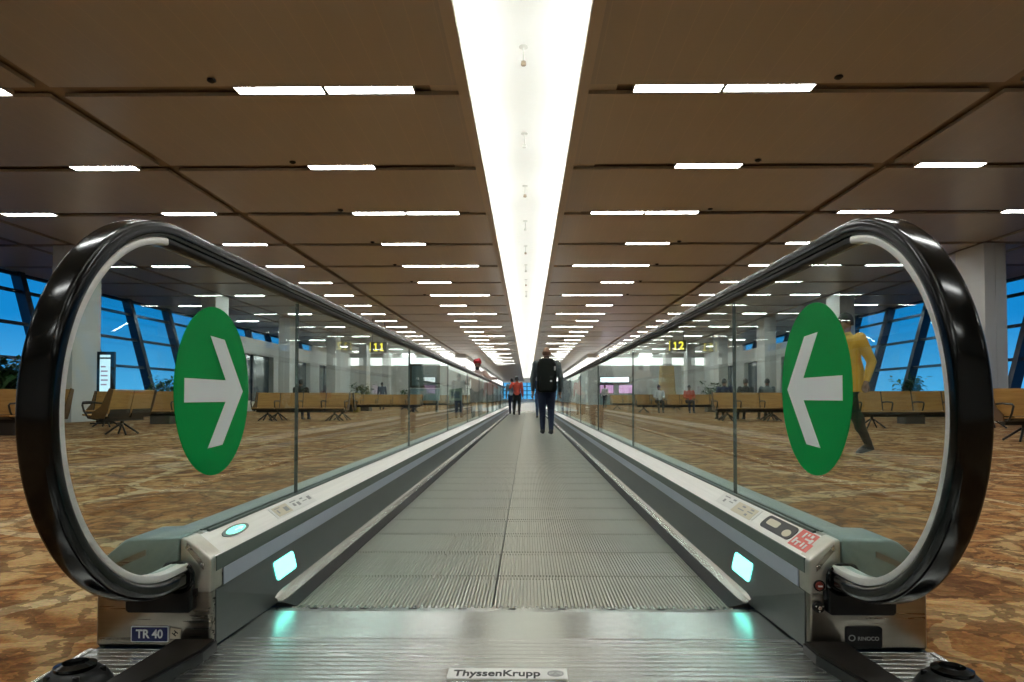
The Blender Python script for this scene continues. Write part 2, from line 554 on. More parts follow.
# ---- smoke detectors and cove sprinklers
for k in range(0, 7):
    for s, side in ((-1, 'left'), (1, 'right')):
        o = MB().lathe((0, 0, 0), [(.012, .0), (.05, -.005), (.055, -.02), (.03, -.04), (.004, -.045)], 14).build('smoke_detector', 'black', loc=(s * 3.92, ROW0 + DROW * k - .33, CEIL), smooth=.6)
        tag(o, f'small dark smoke detector on the ceiling just before the {ORD[k]} lamp row, {side} side', 'smoke detector', 'ceiling detectors')
for k in range(0, 8):
    t = thing('sprinkler', f'small pendant sprinkler hanging in the glowing cove, {ORD[k]} from the near end', 'sprinkler', (0.0, 8.87 + DROW * k, 5.30), group='pendants in the cove')
    MB().tube([(0, 0, 0), (0, 0, -.2)], .010, 8).build('stem', 'fixture', t)
    MB().lathe((0, 0, 0), [(.06, 0), (.06, -.012), (.015, -.018)], 14).build('ceiling_plate', 'fixture', t)
    MB().lathe((0, 0, 0), [(.012, -.19), (.03, -.20), (.036, -.245), (.03, -.255), (.004, -.256)], 14).build('head', 'fixture' if k % 2 else 'groove', t)

# ---- columns
COLY = [18.12, 26.2, 34.3, 42.4, 50.5, 58.5]
for s in (-1, 1):
    for y in COLY:
        c = MB(); x0, x1 = s * 12.12 - .28, s * 12.12 + .28
        zj = [0, 1.23, 2.46, 3.69, CEIL - .002]
        for a, b_ in zip(zj[:-1], zj[1:]):
            for xa, xb in ((x0, (x0 + x1) / 2 - .006), ((x0 + x1) / 2 + .006, x1)):
                c.box(xa, xb, y - .58, y + .58, a + .006, b_ - .006)
        c.box(x0 + .02, x1 - .02, y - .56, y + .56, 0, CEIL - .002)
        struct(c.build('column', 'column'))

# ---- window walls, leaning outward
WY = [12.45 + DROW * i for i in range(14)]
ZB, ZT = .80, CEIL
def wxz(s, z):
    return s * (15.15 + (z - .8) / (ZT - .8) * 1.05)
wi = 0
for s, side in ((-1, 'left'), (1, 'right')):
    for i in range(13):
        wi += 1
        ya, yb = WY[i], WY[i + 1]
        fr = MB()
        def bar(y0, y1, z0, z1, d=.10):
            pts = []
            for z in (z0, z1):
                for dx in (-d, d):
                    for y in (y0, y1):
                        pts.append((wxz(s, z) + dx, y, z))
            fr.add(pts, [(0, 1, 3, 2), (4, 6, 7, 5), (0, 4, 5, 1), (2, 3, 7, 6), (0, 2, 6, 4), (1, 5, 7, 3)])
        bar(ya - .12, ya + .12, ZB, ZT, .16)
        for z in (ZB + .05, 1.85, 2.95, 4.0, ZT - .08):
            bar(ya + .12, yb - .12, z - .05, z + .05, .07)
        o = struct(fr.build(f'window_{wi}', 'frame'))
        o['label'] = 'blue dusk window bay with dark leaning frame'
        g = MB(); xb_, xt_ = wxz(s, ZB), wxz(s, ZT)
        g.add([(xb_, ya, ZB), (xb_, yb, ZB), (xt_, yb, ZT), (xt_, ya, ZT)], [(0, 1, 2, 3)])
        g.build('pane', 'pane', o)
    wl = MB()
    xo = s * 15.15
    wl.box(*sorted((xo - .12, xo + .12)), 12.45, WY[13], 0, ZB)
    wl.box(*sorted((s * WX, s * (WX - .2))), YB, 12.33, 0, CEIL + .1)
    wl.box(*sorted((s * WX, s * (WX - .2))), WY[13], YE, 0, CEIL + .1)
    struct(wl.build(f'wall_{side}', 'white_wall'))
    # lounge block with pale fascia along the windows
    lb = MB()
    X0, X1 = s * 13.2, s * 14.9
    xs = sorted((X0, X1))
    Y0, Y1 = 30.5, 47.0
    lb.box(*xs, Y0, Y1, 2.75, 3.5)
    for ya, yb in ((Y0, Y0 + .7), (35.2, 37.0), (41.2, 43.0), (Y1 - .9, Y1)):
        lb.box(*xs, ya, yb, 0, 2.75)
    lb.box(*sorted((X0 + s * .02, X1)), Y0, Y1, 0, .5)
    o = struct(lb.build(f'wall_{side}', 'white_wall'))
    dg_ = MB(); dg_.box(*sorted((X0 + s * .25, X0 + s * .3)), Y0 + .1, Y1 - .1, .5, 2.75)
    dg_.build('glazing', 'dark_glass', o)
    mu = MB()
    for y in (33.0, 39.0, 44.8):
        mu.box(*sorted((X0 + s * .18, X0 + s * .26)), y - .08, y + .08, .5, 2.75)
    mu.build('mullion', 'frame', o)

# ---- far end
fe = MB()
for s in (-1, 1):
    fe.box(*sorted((s * 5.6, s * WX)), 62.0, 62.3, 0, 3.6)
    fe.box(*sorted((s * 5.6, s * WX)), 62.0, 62.3, 4.3, CEIL)
    fe.box(*sorted((s * 5.6, s * 5.9)), 62.3, YE, 0, 3.3)
    fe.box(*sorted((s * 5.6, s * 5.9)), 62.3, YE, 4.35, CEIL)
struct(fe.build('wall_far', 'white_wall'))
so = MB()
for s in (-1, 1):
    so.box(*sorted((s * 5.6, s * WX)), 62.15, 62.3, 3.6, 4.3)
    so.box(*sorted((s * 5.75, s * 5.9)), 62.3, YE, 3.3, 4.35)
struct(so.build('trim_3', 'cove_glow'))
ew = MB()
ew.box(-5.6, 5.6, YE, YE + .2, 0, .3); ew.box(-5.6, 5.6, YE, YE + .2, 4.2, CEIL + .7)
struct(ew.build('wall_back', 'white_wall'))
fw = MB()
for i in range(9):
    x = -5.6 + 11.2 * i / 8
    fw.box(x - .10, x + .10, YE - .05, YE + .15, .3, 4.2)
for z in (1.3, 2.3, 3.3):
    fw.box(-5.6, 5.6, YE - .03, YE + .12, z - .07, z + .07)
o = struct(fw.build('window_30', 'frame'))
MB().add([(-5.6, YE + .05, .3), (5.6, YE + .05, .3), (5.6, YE + .05, 4.2), (-5.6, YE + .05, 4.2)], [(0, 1, 2, 3)]).build('pane', 'pane', o)
struct(MB().box(-WX, WX, YB - .2, YB, 0, CEIL + .7).build('wall_back', 'white_wall'))

# ------------------------------------------------------------------ moving walkway
GX = .825                      # glass plane
RZ, RY = .618, 1.627           # newel centre
walk = thing('moving_walkway', 'long grey moving walkway belt with ribbed pallets and steel landing plate', 'moving walkway', (0, 1.9, 0))
oy = -1.9
# one ribbed pallet, copied along the belt
P0, PP = 2.085, .379
pm = MB()
nr = 120; wp = 1.36 / nr
for i in range(nr):
    x = -.68 + wp * i
    if i in (34, 54): continue
    pm.add([(x + wp * a, y, z) for y in (.009, PP - .007) for a, z in ((.1, -.012), (.22, 0), (.62, 0), (.74, -.012))],
           [(0, 1, 5, 4), (1, 2, 6, 5), (2, 3, 7, 6), (0, 3, 2, 1), (4, 5, 6, 7)])
for xa, xb in ((-.68, -.68 + wp * 34.3), (-.68 + wp * 34.9, -.68 + wp * 54.3), (-.68 + wp * 54.9, .68)):
    pm.box(xa, xb, .006, PP - .004, -.04, -.0115)
pal = pm.build('pallet', 'pallet', walk, loc=(0, P0 + oy, 0))
npal = int((YEND - P0) / PP)
for i in range(1, npal):
    o = pal.copy(); col.objects.link(o); o.parent = walk; o.location = (0, P0 + oy + PP * i, 0)
MB().box(-.72, .72, P0 + oy, YEND + oy, -.09, -.05).build('pallet_track', 'pallet_dark', walk)
# comb plate with teeth
cb = MB()
cb.prism([(1.815, -.03), (1.815, .004), (2.03, .008), (2.075, .004), (2.075, -.03)], -.751, .751, lambda u, v, t: (t, u + oy, v))
for i in range(60):
    x = -.66 + 1.32 * (i + .5) / 60
    cb.box(x - .0035, x + .0035, 2.07 + oy, 2.098 + oy, -.012, .0045)
cb.build('comb_plate', 'comb', walk)
# slotted joint of the comb
jt = MB()
for i in range(9):
    x = -.6 + 1.2 * i / 8
    jt.box(x - .012, x + .012, 2.062 + oy, 2.068 + oy, .003, .0062)
jt.build('comb_screw', 'pallet_dark', walk)
# grooved landing plate
fp = MB()
ys = .25; pts = [(ys, -.03)]
y = ys
while y < 1.80:
    d = .0016 if y > .9 else .0
    pts += [(y, .006), (y + .016, .006), (y + .018, .006 - d), (y + .024, .006 - d)]
    y += .026
pts += [(1.813, .006), (1.813, -.03)]
# wide in front of the end cabinets, narrow between them
wide = [p for p in pts if p[0] < 1.725] + [(1.725, .006), (1.725, -.03)]
nar = [(1.725, -.03), (1.725, .006)] + [p for p in pts if p[0] > 1.726]
def strip(mb, pl, xa, xb):
    n = len(pl)
    mb.add([(xa, u + oy, v) for u, v in pl] + [(xb, u + oy, v) for u, v in pl], [(i, i + 1, n + i + 1, n + i) for i in range(n - 1)])
strip(fp, wide, -1.06, 1.06); strip(fp, nar, -.751, .751)
fp.build('landing_plate', 'plate', walk)
ed = MB()
for s in (-1, 1):
    ed.box(*sorted((s * 1.052, s * 1.064)), .25 + oy, 1.72 + oy, -.01, .0085)
ed.build('plate_edge', 'chrome', walk)
xp = MB().box(-.751, .751, YEND + .006 + oy, YEND + 2 + oy, -.03, .006)
xp.box(-1.06, -.757, YEND + oy + .02, YEND + 2 + oy, -.03, .006); xp.box(.757, 1.06, YEND + oy + .02, YEND + 2 + oy, -.03, .006)
xp.build('exit_plate', 'plate', walk)
# maker's plate
bp = MB().prism(rrect(.276, .058, .003, 2), .0055, .0085, lambda u, v, t: (u + .001, v + 1.578 + oy, t)).build('maker_plate', 'sticker', walk)
text('lettering', 'ThyssenKrupp', .047, 'black', bp, Matrix.Translation((-.023, 1.577 + oy, .0088)), .0004, .0010, .73)
em = MB()
for rx, ry in ((.019, .017), (.0125, .011)):
    n = 28
    ring = [[(rx * q * cos(2 * PI * k / n) + .112, ry * q * sin(2 * PI * k / n) + 1.578 + oy, z) for k in range(n)] for q, z in ((1, .0086), (1, .0092), (.78, .0092), (.78, .0086))]
    em.loft(ring + [ring[0]], cap=False)
for a in (PI / 2, PI / 2 + 2 * PI / 3, PI / 2 + 4 * PI / 3):
    cx, cy_ = .112 + .006 * cos(a), 1.578 + oy + .0055 * sin(a)
    em.prism([(cx + .006 * cos(a + t), cy_ + .006 * sin(a + t)) for t in (0, 2.3, -2.3)], .0086, .0092, lambda u, v, t: (u, v, t))
em.build('emblem', 'grey_mark', bp)

# ---- balustrades
def arcpts(r, a0, a1, n):
    return [(RY - r * sin(a0 + (a1 - a0) * i / n), RZ + r * cos(a0 + (a1 - a0) * i / n)) for i in range(n + 1)]   # angle 0 = top, PI/2 = front, PI = bottom

def balustrade(s, side):
    nb = thing('balustrade', f'glass balustrade with black handrail and rounded end on the {side} of the walkway', 'balustrade', (s * GX, 1.9, 0), group=None)
    ox = -s * GX
    def P(x, y, z):
        return (s * x + ox, y + oy, z)
    def build(mb, name, m, parent=nb, **k):
        return mb.build(name, m, parent, **k)
    # handrail: closed rounded profile swept over the top run, the end curve and into the inlet
    path = [(yy, RZ + 0, None) for yy in ()]
    prof = [(u + .004, v) for u, v in rrect(.066, .038, .014, 5)]
    def sweep(pr, r0, a_end, tail, xc=GX, y_far=YEND):
        rings = []
        stations = [(y_far, 0.0)] + [(RY + (y_far - RY) * q, 0.0) for q in (.5, .2, .08, .03)]
        for yy, _ in stations:
            rings.append([P(xc + u, yy, RZ + r0 + v) for u, v in pr])
        n = 56
        for i in range(n + 1):
            a = a_end * i / n
            rings.append([P(xc + u, RY - (r0 + v) * sin(a), RZ + (r0 + v) * cos(a)) for u, v in pr])
        if tail:
            for yy in (RY + .05, tail):
                rings.append([P(xc + u, yy, RZ - (r0 + v)) for u, v in pr])
        return rings
    build(MB().loft(sweep(prof, .4245, PI, 1.735)), 'handrail', 'rubber', smooth=.9)
    build(MB().loft(sweep(rrect(.040, .014, .004, 2), .3985, .20, None)), 'handrail_track', 'track', smooth=.7)
    # pale end trim that follows the curve under the handrail
    rings = []
    for i in range(57):
        a = .10 + (PI - .10) * i / 56
        rings.append([P(GX + u, RY - (.3975 + v) * sin(a), RZ + (.3975 + v) * cos(a)) for u, v in rrect(.044, .017, .004, 2)])
    rings.append([P(GX + u, 1.70, RZ - (.3975 + v)) for u, v in rrect(.044, .017, .004, 2)])
    build(MB().loft(rings), 'newel_trim', 'trim', smooth=.7)
    # glass panes
    ZG0, ZG1 = .262, RZ + .388
    top = arcpts(.386, 0, PI, 40)
    poly = [(2.548, ZG1)] + [p for p in top] + [(1.76, RZ - .386), (1.76, ZG0), (2.548, ZG0)]
    build(MB().prism(poly, GX - .006, GX + .006, lambda u, v, t: P(t, u, v)), 'glass_panel', 'glass')
    y = 2.551
    while y < YEND - .3:
        build(MB().box(*sorted((s * (GX - .0062) + ox, s * (GX + .0062) + ox)), y - .0016 + oy, y + .0016 + oy, ZG0 + .02, ZG1 - .006), 'joint_strip', 'joint')
        y += 2.44
    y = 2.554
    while y < YEND - .3:
        y2 = min(y + 2.44, YEND)
        build(MB().box(*sorted((s * (GX - .006) + ox, s * (GX + .006) + ox)), y + oy, y2 - .006 + oy, ZG0, ZG1), 'glass_panel', 'glass')
        y = y2
    # deck: inner slope, outer deck, cladding
    YF = 1.73
    d = MB()
    d.prism([(.755, .22), (.755, .236), (.76, .240), (.812, .2825), (.818, .2825), (.818, .22)], YF + .015, YEND, lambda u, v, t: P(u, t, v))
    build(d, 'inner_deck', 'deck')
    d = MB()
    d.prism([(.811, .278), (.811, .289), (.819, .289), (.819, .278)], YF + .1, YEND, lambda u, v, t: P(u, t, v))
    d.prism([(.831, .278), (.831, .289), (.839, .289), (.839, .278)], YF + .1, YEND, lambda u, v, t: P(u, t, v))
    build(d, 'glass_seal', 'gap')
    d = MB()
    d.prism([(.832, .22), (.832, .2825), (.935, .278), (1.05, .20), (1.055, .18), (1.055, 0), (1.045, 0), (1.045, .18)], YF + .02, YEND, lambda u, v, t: P(u, t, v))
    build(d, 'outer_deck', 'outer')
    d = MB().prism([(.7552, .196), (.7515, .200), (.7515, .236), (.756, .236)], YF + .015, YEND, lambda u, v, t: P(u, t, v))
    build(d, 'deck_edge', 'gap')
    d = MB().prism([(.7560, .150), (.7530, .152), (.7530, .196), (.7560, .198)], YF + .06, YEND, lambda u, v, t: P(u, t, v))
    build(d, 'reflection_band', 'band')
    # skirt panel leans in to the belt
    d = MB()
    d.loft([[P(u, yy, v) for u, v in [(.7548, .150), (.7545, .146), (b_, .035), (b_, .0095), (.766, .0095), (.766, .150)]] for yy, b_ in ((YF + .02, .7535), (2.10, .728), (YEND, .728))])
    build(d, 'skirt_panel', 'skirt')
    d = MB().lathe(P(.7510, 1.865, .088), [(.001, -.003), (.005, -.003), (.005, .003), (.001, .003)], 10, 'x')
    build(d, 'skirt_screw', 'black')
    d = MB()
    for i, (yy, sc_) in enumerate(((2.10, .35), (2.13, .8), (2.2, 1), (YEND, 1))):
        pass
    pr = [(.73, .040), (.716, .034), (.704, .018), (.704, .010), (.73, .010)]
    d.loft([[P(.73 + (u - .73) * q, yy, .022 + (v - .022) * q) for u, v in pr] for yy, q in ((2.09, .45), (2.105, .85), (2.14, 1), (YEND, 1))])
    build(d, 'skirt_rail', 'chrome')
    d = MB().prism([(.73, .010), (.708, .012), (.664, .0025), (.664, .0005), (.73, .0005)], 2.10, YEND, lambda u, v, t: P(u, t, v))
    build(d, 'brush_strip', 'black_matt')
    # comb light set in the skirt
    sl = (.7545 - .728) / (.146 - .035)
    lp = rrect(.175, .056, .012, 4)
    led = build(MB().prism(lp, -.0012, .0025, lambda u, v, t: P(.7545 - (.146 - (v + .098)) * sl - t, u + 2.215, v + .098)), 'comb_light', 'led')
    # end cabinet
    sec = [(.757, .0068), (.757, .232), (.765, .240), (.812, .280), (.826, .286), (.963, .280), (.975, .276), (1.048, .215), (1.055, .195), (1.055, .0068)]
    cab = MB().prism(sec, YF, YF + .12, lambda u, v, t: P(u, t, v))
    cabinet = build(cab, 'end_cabinet', 'front', bevel=.012, smooth=.6)
    # bright cap over the inner shoulder
    cp = MB()
    top_ = [(.754, .150), (.754, .234), (.762, .243), (.811, .284), (.822, .289), (.834, .286), (.834, .20), (.80, .150)]
    cp.prism(top_, YF - .012, YF + .055, lambda u, v, t: P(u, t, v))
    cap = build(cp, 'end_cap', 'cap', bevel=.010, smooth=.6)
    br = MB()
    br.prism([(-.042, -.008), (.042, -.008), (.042, .008), (-.042, .008)], 0, .003, lambda u, v, t: P(.793 + u * .77 * .0 + .0 + v * .0 + (.022 * u / .042), YF - .014 - t + 0, .243 + u * .62 + v))
    brk = build(br, 'bracket', 'front', cap)
    for q in (-1, 1):
        build(MB().lathe(P(.793 + .018 * q, YF - .018, .243 + .022 * q), [(.001, .004), (.0062, .004), (.0062, .0), (.004, -.002), (.001, -.002)], 12, 'y'), 'screw', 'screw', brk)
    # outer shoulder cover with slot plate
    oc = MB().prism([(.836, .20), (.836, .2905), (.966, .286), (.980, .280), (1.052, .219), (1.058, .20), (1.058, .17), (.90, .17)], YF - .01, YF + .16, lambda u, v, t: P(u, t, v))
    ocap = build(oc, 'outer_cap', 'outer', bevel=.008, smooth=.6)
    d = MB().prism([(-.055, -.0075), (.055, -.0075), (.055, .0075), (-.055, .0075)], 0, .003, lambda u, v, t: P(.965 + u * .8, YF - .0105 - t, .232 - u * .35 + v))
    build(d, 'slot_plate', 'front', ocap)
    # black inlet where the handrail enters
    ib = MB()
    shape = [(.795, .110), (.795, .2), (.803, .219), (.82, .229), (.864, .229), (.875, .212), (.882, .15), (.955, .146), (.962, .14), (.962, .110), (.955, .104), (.801, .104)]
    ib.prism(shape, YF - .030, YF + .004, lambda u, v, t: P(u, t, v))
    inlet = build(ib, 'handrail_inlet', 'black', bevel=.006, smooth=.6)
    n = 28
    rr = []
    for dr, yy in ((.0, YF - .032), (.012, YF - .040), (.018, YF - .032)):
        rr.append([P(GX + .004 + (.035 + dr * .45) * cos(2 * PI * k / n), yy, .193 + (.030 + dr * .6) * sin(2 * PI * k / n)) for k in range(n)])
    build(MB().loft(rr, cap=False), 'inlet_collar', 'rubber', inlet, smooth=1)
    build(MB().box(*sorted((s * .787 + ox, s * .796 + ox)), YF - .02 + oy, YF - .012 + oy, .142, .162), 'latch', 'black', inlet)
    # deck graphics; deck frame: t = 0 at the glass, 1 at the belt side
    dl = math.hypot(.052, .0425); nx, nz = .0425 / dl, .052 / dl
    def D(y, t, h):
        return P(.812 - .052 * t - nx * h, y, .2825 - .0425 * t + nz * h)
    def dk(poly, h0, h1, name, m, parent=nb):
        return build(MB().prism(poly, h0, h1, lambda u, v, t: D(u, v, t)), name, m, parent)
    def rect(y0, y1, t0, t1):
        return [(y0, t0), (y1, t0), (y1, t1), (y0, t1)]
    if s < 0:
        yc = 1.945
        dk([(yc + .085 * cos(2 * PI * k / 28), .42 + .24 * sin(2 * PI * k / 28)) for k in range(28)], 0, .002, 'direction_light', 'gap')
        pl = nb.children[-1]
        dk([(yc + .063 * cos(2 * PI * k / 28), .42 + .17 * sin(2 * PI * k / 28)) for k in range(28)], .0015, .003, 'lens', 'led2', pl)
        dk([(yc - .01, .40), (yc + .02, .40), (yc + .02, .33), (yc + .05, .43), (yc + .02, .53), (yc + .02, .46), (yc - .01, .46)], .0028, .0036, 'arrow', 'led', pl)
        st = dk(rect(2.22, 2.62, .14, .84), 0, .0012, 'safety_sticker', 'sticker')
        dk(rect(2.24, 2.37, .20, .78), .0010, .0018, 'pictogram_panel', 'beige_sticker', st)
        pm_ = MB()
        for y0, y1, t0, t1 in ((2.255, 2.30, .28, .32), (2.26, 2.27, .40, .62), (2.32, 2.355, .38, .66), (2.40, 2.46, .26, .31), (2.41, 2.43, .40, .60), (2.45, 2.475, .42, .66), (2.50, 2.53, .28, .36), (2.505, 2.55, .50, .54), (2.57, 2.60, .34, .6)):
            pm_.prism(rect(y0, y1, t0, t1), .0016, .0022, lambda u, v, t: D(u, v, t))
        build(pm_, 'pictogram', 'grey_mark', st)
        # unit plate and seal
        up = MB().prism(rrect(.096, .040, .002, 2), YF - .004, YF + .002, lambda u, v, t: P(.913 + u * 1, t, .043 + v))
        plate = build(up, 'unit_plate', 'white')
        build(MB().prism(rrect(.091, .035, .002, 2), YF - .0048, YF - .003, lambda u, v, t: P(.913 + u, t, .043 + v)), 'plate_face', 'navy', plate)
        text('lettering', 'TR 40', .030, 'white', plate, Matrix.Translation(P(.913, YF - .0052, .043)) @ FRONT, .0004, .0008, .92)
        sl_ = [(-.014, -.013), (.012, -.015), (.014, .010), (-.012, .014)]
        seal = build(MB().prism(sl_, YF - .003, YF + .002, lambda u, v, t: P(.848 - u, t, .045 + v)), 'seal_tag', 'cream')
        text('lettering', 'H', .017, 'black', seal, Matrix.Translation(P(.848, YF - .0034, .045)) @ FRONT @ Matrix.Rotation(.9, 4, 'Z'), .0003, .0004, 1)
    else:
        st = dk(rect(2.20, 2.62, .10, .80), 0, .0012, 'safety_sticker', 'sticker')
        dk(rect(2.22, 2.42, .20, .86), .0010, .0018, 'pictogram_panel', 'beige_sticker', st)
        pm_ = MB()
        for y0, y1, t0, t1 in ((2.25, 2.28, .28, .36), (2.24, 2.29, .46, .52), (2.33, 2.36, .30, .40), (2.32, 2.38, .54, .60), (2.27, 2.29, .64, .76), (2.45, 2.48, .20, .30), (2.46, 2.50, .42, .48), (2.52, 2.58, .22, .28), (2.54, 2.56, .42, .62)):
            pm_.prism(rect(y0, y1, t0, t1), .0016, .0022, lambda u, v, t: D(u, v, t))
        build(pm_, 'pictogram', 'grey_mark', st)
        cpn = build(MB().prism([(2.015 + a, .47 + b * 1) for a, b in [(u, v / .056 * .72) for u, v in rrect(.235, .056, .02, 5)]], 0, .002, lambda u, v, t: D(u, v, t)), 'card_reader', 'black')
        dk([(2.06 + .045 * u, .42 + .17 * v) for u, v in rrect(2, 2, .4, 4)], .0018, .0026, 'reader_window', 'beige_sticker', cpn)
        dk([(1.94 + .026 * cos(2 * PI * k / 20), .56 + .19 * sin(2 * PI * k / 20)) for k in range(20)], .0018, .0026, 'reader_badge', 'beige_sticker', cpn)
        ws = dk(rect(1.765, 1.885, .04, .92), 0, .0014, 'warning_sticker', 'red_sticker')
        pm_ = MB()
        for y0, y1, t0, t1 in ((1.785, 1.80, .30, .52), (1.80, 1.83, .36, .44), (1.845, 1.855, .12, .40), (1.79, 1.80, .60, .84), (1.81, 1.82, .56, .80), (1.83, 1.86, .60, .66), (1.84, 1.85, .66, .84), (1.862, 1.875, .5, .8), (1.80, 1.815, .12, .26), (1.825, 1.835, .12, .24)):
            pm_.prism(rect(y0, y1, t0, t1), .0012, .002, lambda u, v, t: D(u, v, t))
        build(pm_, 'pictogram', 'sticker', ws)
        yb_ = YF - .013
        stop = build(MB().lathe(P(.7775, yb_, .174), [(.001, .004), (.0135, .004), (.0142, -.003), (.0112, -.004), (.0112, -.001)], 24, 'y'), 'stop_button_ring', 'black', smooth=.6)
        b2 = build(MB().lathe(P(.7775, yb_, .174), [(.001, .003), (.0108, .003), (.0108, -.004), (.009, -.007), (.001, -.008)], 24, 'y'), 'stop_button', 'red', smooth=.6)
        build(MB().box(P(.772, 0, 0)[0], P(.783, 0, 0)[0], yb_ - .0088 + oy, yb_ - .007 + oy, .172, .176), 'symbol', 'sticker', b2)
        yk = YF - .002
        ks = build(MB().lathe(P(.779, yk - .004, .118), [(.001, .006), (.0145, .006), (.0145, -.003), (.0125, -.006), (.001, -.006)], 24, 'y'), 'key_switch', 'black', smooth=.6)
        build(MB().lathe(P(.779, yk - .010, .118), [(.001, .001), (.005, .001), (.005, -.003), (.001, -.003)], 16, 'y'), 'key_slot', 'screw', ks)
        mk_ = MB()
        for a in (.4, PI - .4, -PI / 2):
            cx, cz = .779 + .0095 * cos(a), .118 + .0095 * sin(a)
            mk_.prism([(cx + .0025 * cos(a + t), cz + .0025 * sin(a + t)) for t in (0, 2.1, -2.1)], yk - .0108, yk - .0098, lambda u, v, t: P(u, t, v))
        build(mk_, 'position_mark', 'sticker', ks)
        mp = build(MB().prism(rrect(.092, .054, .007, 4), YF - .004, YF + .002, lambda u, v, t: P(.892 + u, t, .042 + v)), 'model_plate', 'black')
        text('lettering', 'O', .022, 'grey_mark', mp, Matrix.Translation(P(.862, YF - .0044, .040)) @ FRONT, .0003, .0002, 1.05)
        text('lettering', 'RINOCO', .0135, 'grey_mark', mp, Matrix.Translation(P(.903, YF - .0044, .039)) @ FRONT, .0003, .0001, 1.0)
    return nb

bl = balustrade(-1, 'left')
brt = balustrade(1, 'right')

# ---- green arrow signs on the glass
def arrow_sign(s, yc, zc, label):
    t = thing('arrow_sign', label, 'sign', (s * (GX - .0062), yc, zc), group='arrow signs on the glass')
    R = .221; n = 64
    d = MB(); d.prism([(R * cos(2 * PI * k / n), R * 1.05 * sin(2 * PI * k / n)) for k in range(n)], 0, .0018, lambda u, v, q: (-s * q, u, v))
    d.build('disc', 'green', t)
    m_ = MB()
    for pl in ([(-.172, -.031), (-.172, .031), (.064, .031), (.064, -.031)],
               [(.062, .031), (-.034, .150), (.052, .146), (.178, 0), (.064, 0)],
               [(.064, 0), (.178, 0), (.045, -.152), (-.043, -.156), (.062, -.031)]):
        m_.prism(pl, .0018, .0026, lambda u, v, q: (-s * q, u, v))
    m_.build('arrow', 'white', t)
arrow_sign(-1, 1.868, .663, 'round green sign with white arrow stuck on the left glass end panel')
arrow_sign(1, 1.835, .668, 'round green sign with white arrow stuck on the right glass end panel')

# ---- low black guide kerbs and floor bollard stumps in front of the end cabinets
for s, side in ((-1, 'left'), (1, 'right')):
    t = thing('guide_kerb', f'low black guide kerb running forward from the {side} end cabinet', 'kerb', (s * .785, 1.3, .0066), group='guide kerbs on the landing plate')
    k_ = MB()
    lo = [(.735, 1.715), (.735, 1.64), (.775, 1.45), (.80, .95), (.88, .95), (.862, 1.45), (.845, 1.64), (.845, 1.715)]
    k_.prism([(s * (a - .785), b - 1.3) for a, b in lo], 0, .024, lambda u, v, q: (u, v, q))
    k_.build('base', 'black', t)
    k2 = MB(); k2.prism([(s * (a - .785), b - 1.3) for a, b in [(.742, 1.712), (.742, 1.64), (.782, 1.45), (.806, .96), (.874, .96), (.855, 1.45), (.839, 1.64), (.839, 1.712)]], .024, .030, lambda u, v, q: (u, v, q))
    k2.build('top_strip', 'track', t)
    t = thing('bollard_base', f'squat black rubber bollard base on the landing plate, {side} of the guide kerb', 'bollard', (s * .945 + (.0 if s < 0 else .02), 1.49, .0068), group='bollard bases')
    MB().lathe((0, 0, 0), [(.001, 0), (.075, 0), (.075, .010), (.062, .030), (.045, .044), (.001, .046)], 24).build('foot', 'black', t, smooth=.7)
    MB().lathe((0, 0, 0), [(.04, .03), (.042, .052), (.026, .058), (.024, .050), (.001, .049)], 20).build('socket_ring', 'rubber', t, smooth=.7)
    for q in range(5):
        a = 2 * PI * q / 5 + .3
        MB().lathe((.054 * cos(a), .054 * sin(a), .034), [(.001, -.01), (.007, -.01), (.007, .008), (.001, .010)], 6).build('bolt', 'black', t)

# ------------------------------------------------------------------ people
def bake(mb, name, m, parent, voxel=.009, smooth_it=4):
    me = bpy.data.meshes.new(name); me.from_pydata([tuple(p) for p in mb.v], [], mb.f)
    bm = bmesh.new(); bm.from_mesh(me); bmesh.ops.recalc_face_normals(bm, faces=bm.faces); bm.to_mesh(me); bm.free()
    o = bpy.data.objects.new(name, me); col.objects.link(o)
    r = o.modifiers.new('r', 'REMESH'); r.mode = 'VOXEL'; r.voxel_size = voxel
    sm = o.modifiers.new('s', 'SMOOTH'); sm.factor = .5; sm.iterations = smooth_it
    bpy.context.view_layer.update()
    me2 = bpy.data.meshes.new_from_object(o.evaluated_get(bpy.context.evaluated_depsgraph_get()))
    o.modifiers.clear(); o.data = me2; bpy.data.meshes.remove(me)
    me2.name = name
    me2.polygons.foreach_set('use_smooth', [True] * len(me2.polygons))
    me2.materials.clear(); me2.materials.append(M[m])
    if parent: o.parent = parent
    return o

def V(*a): return Vector(a)

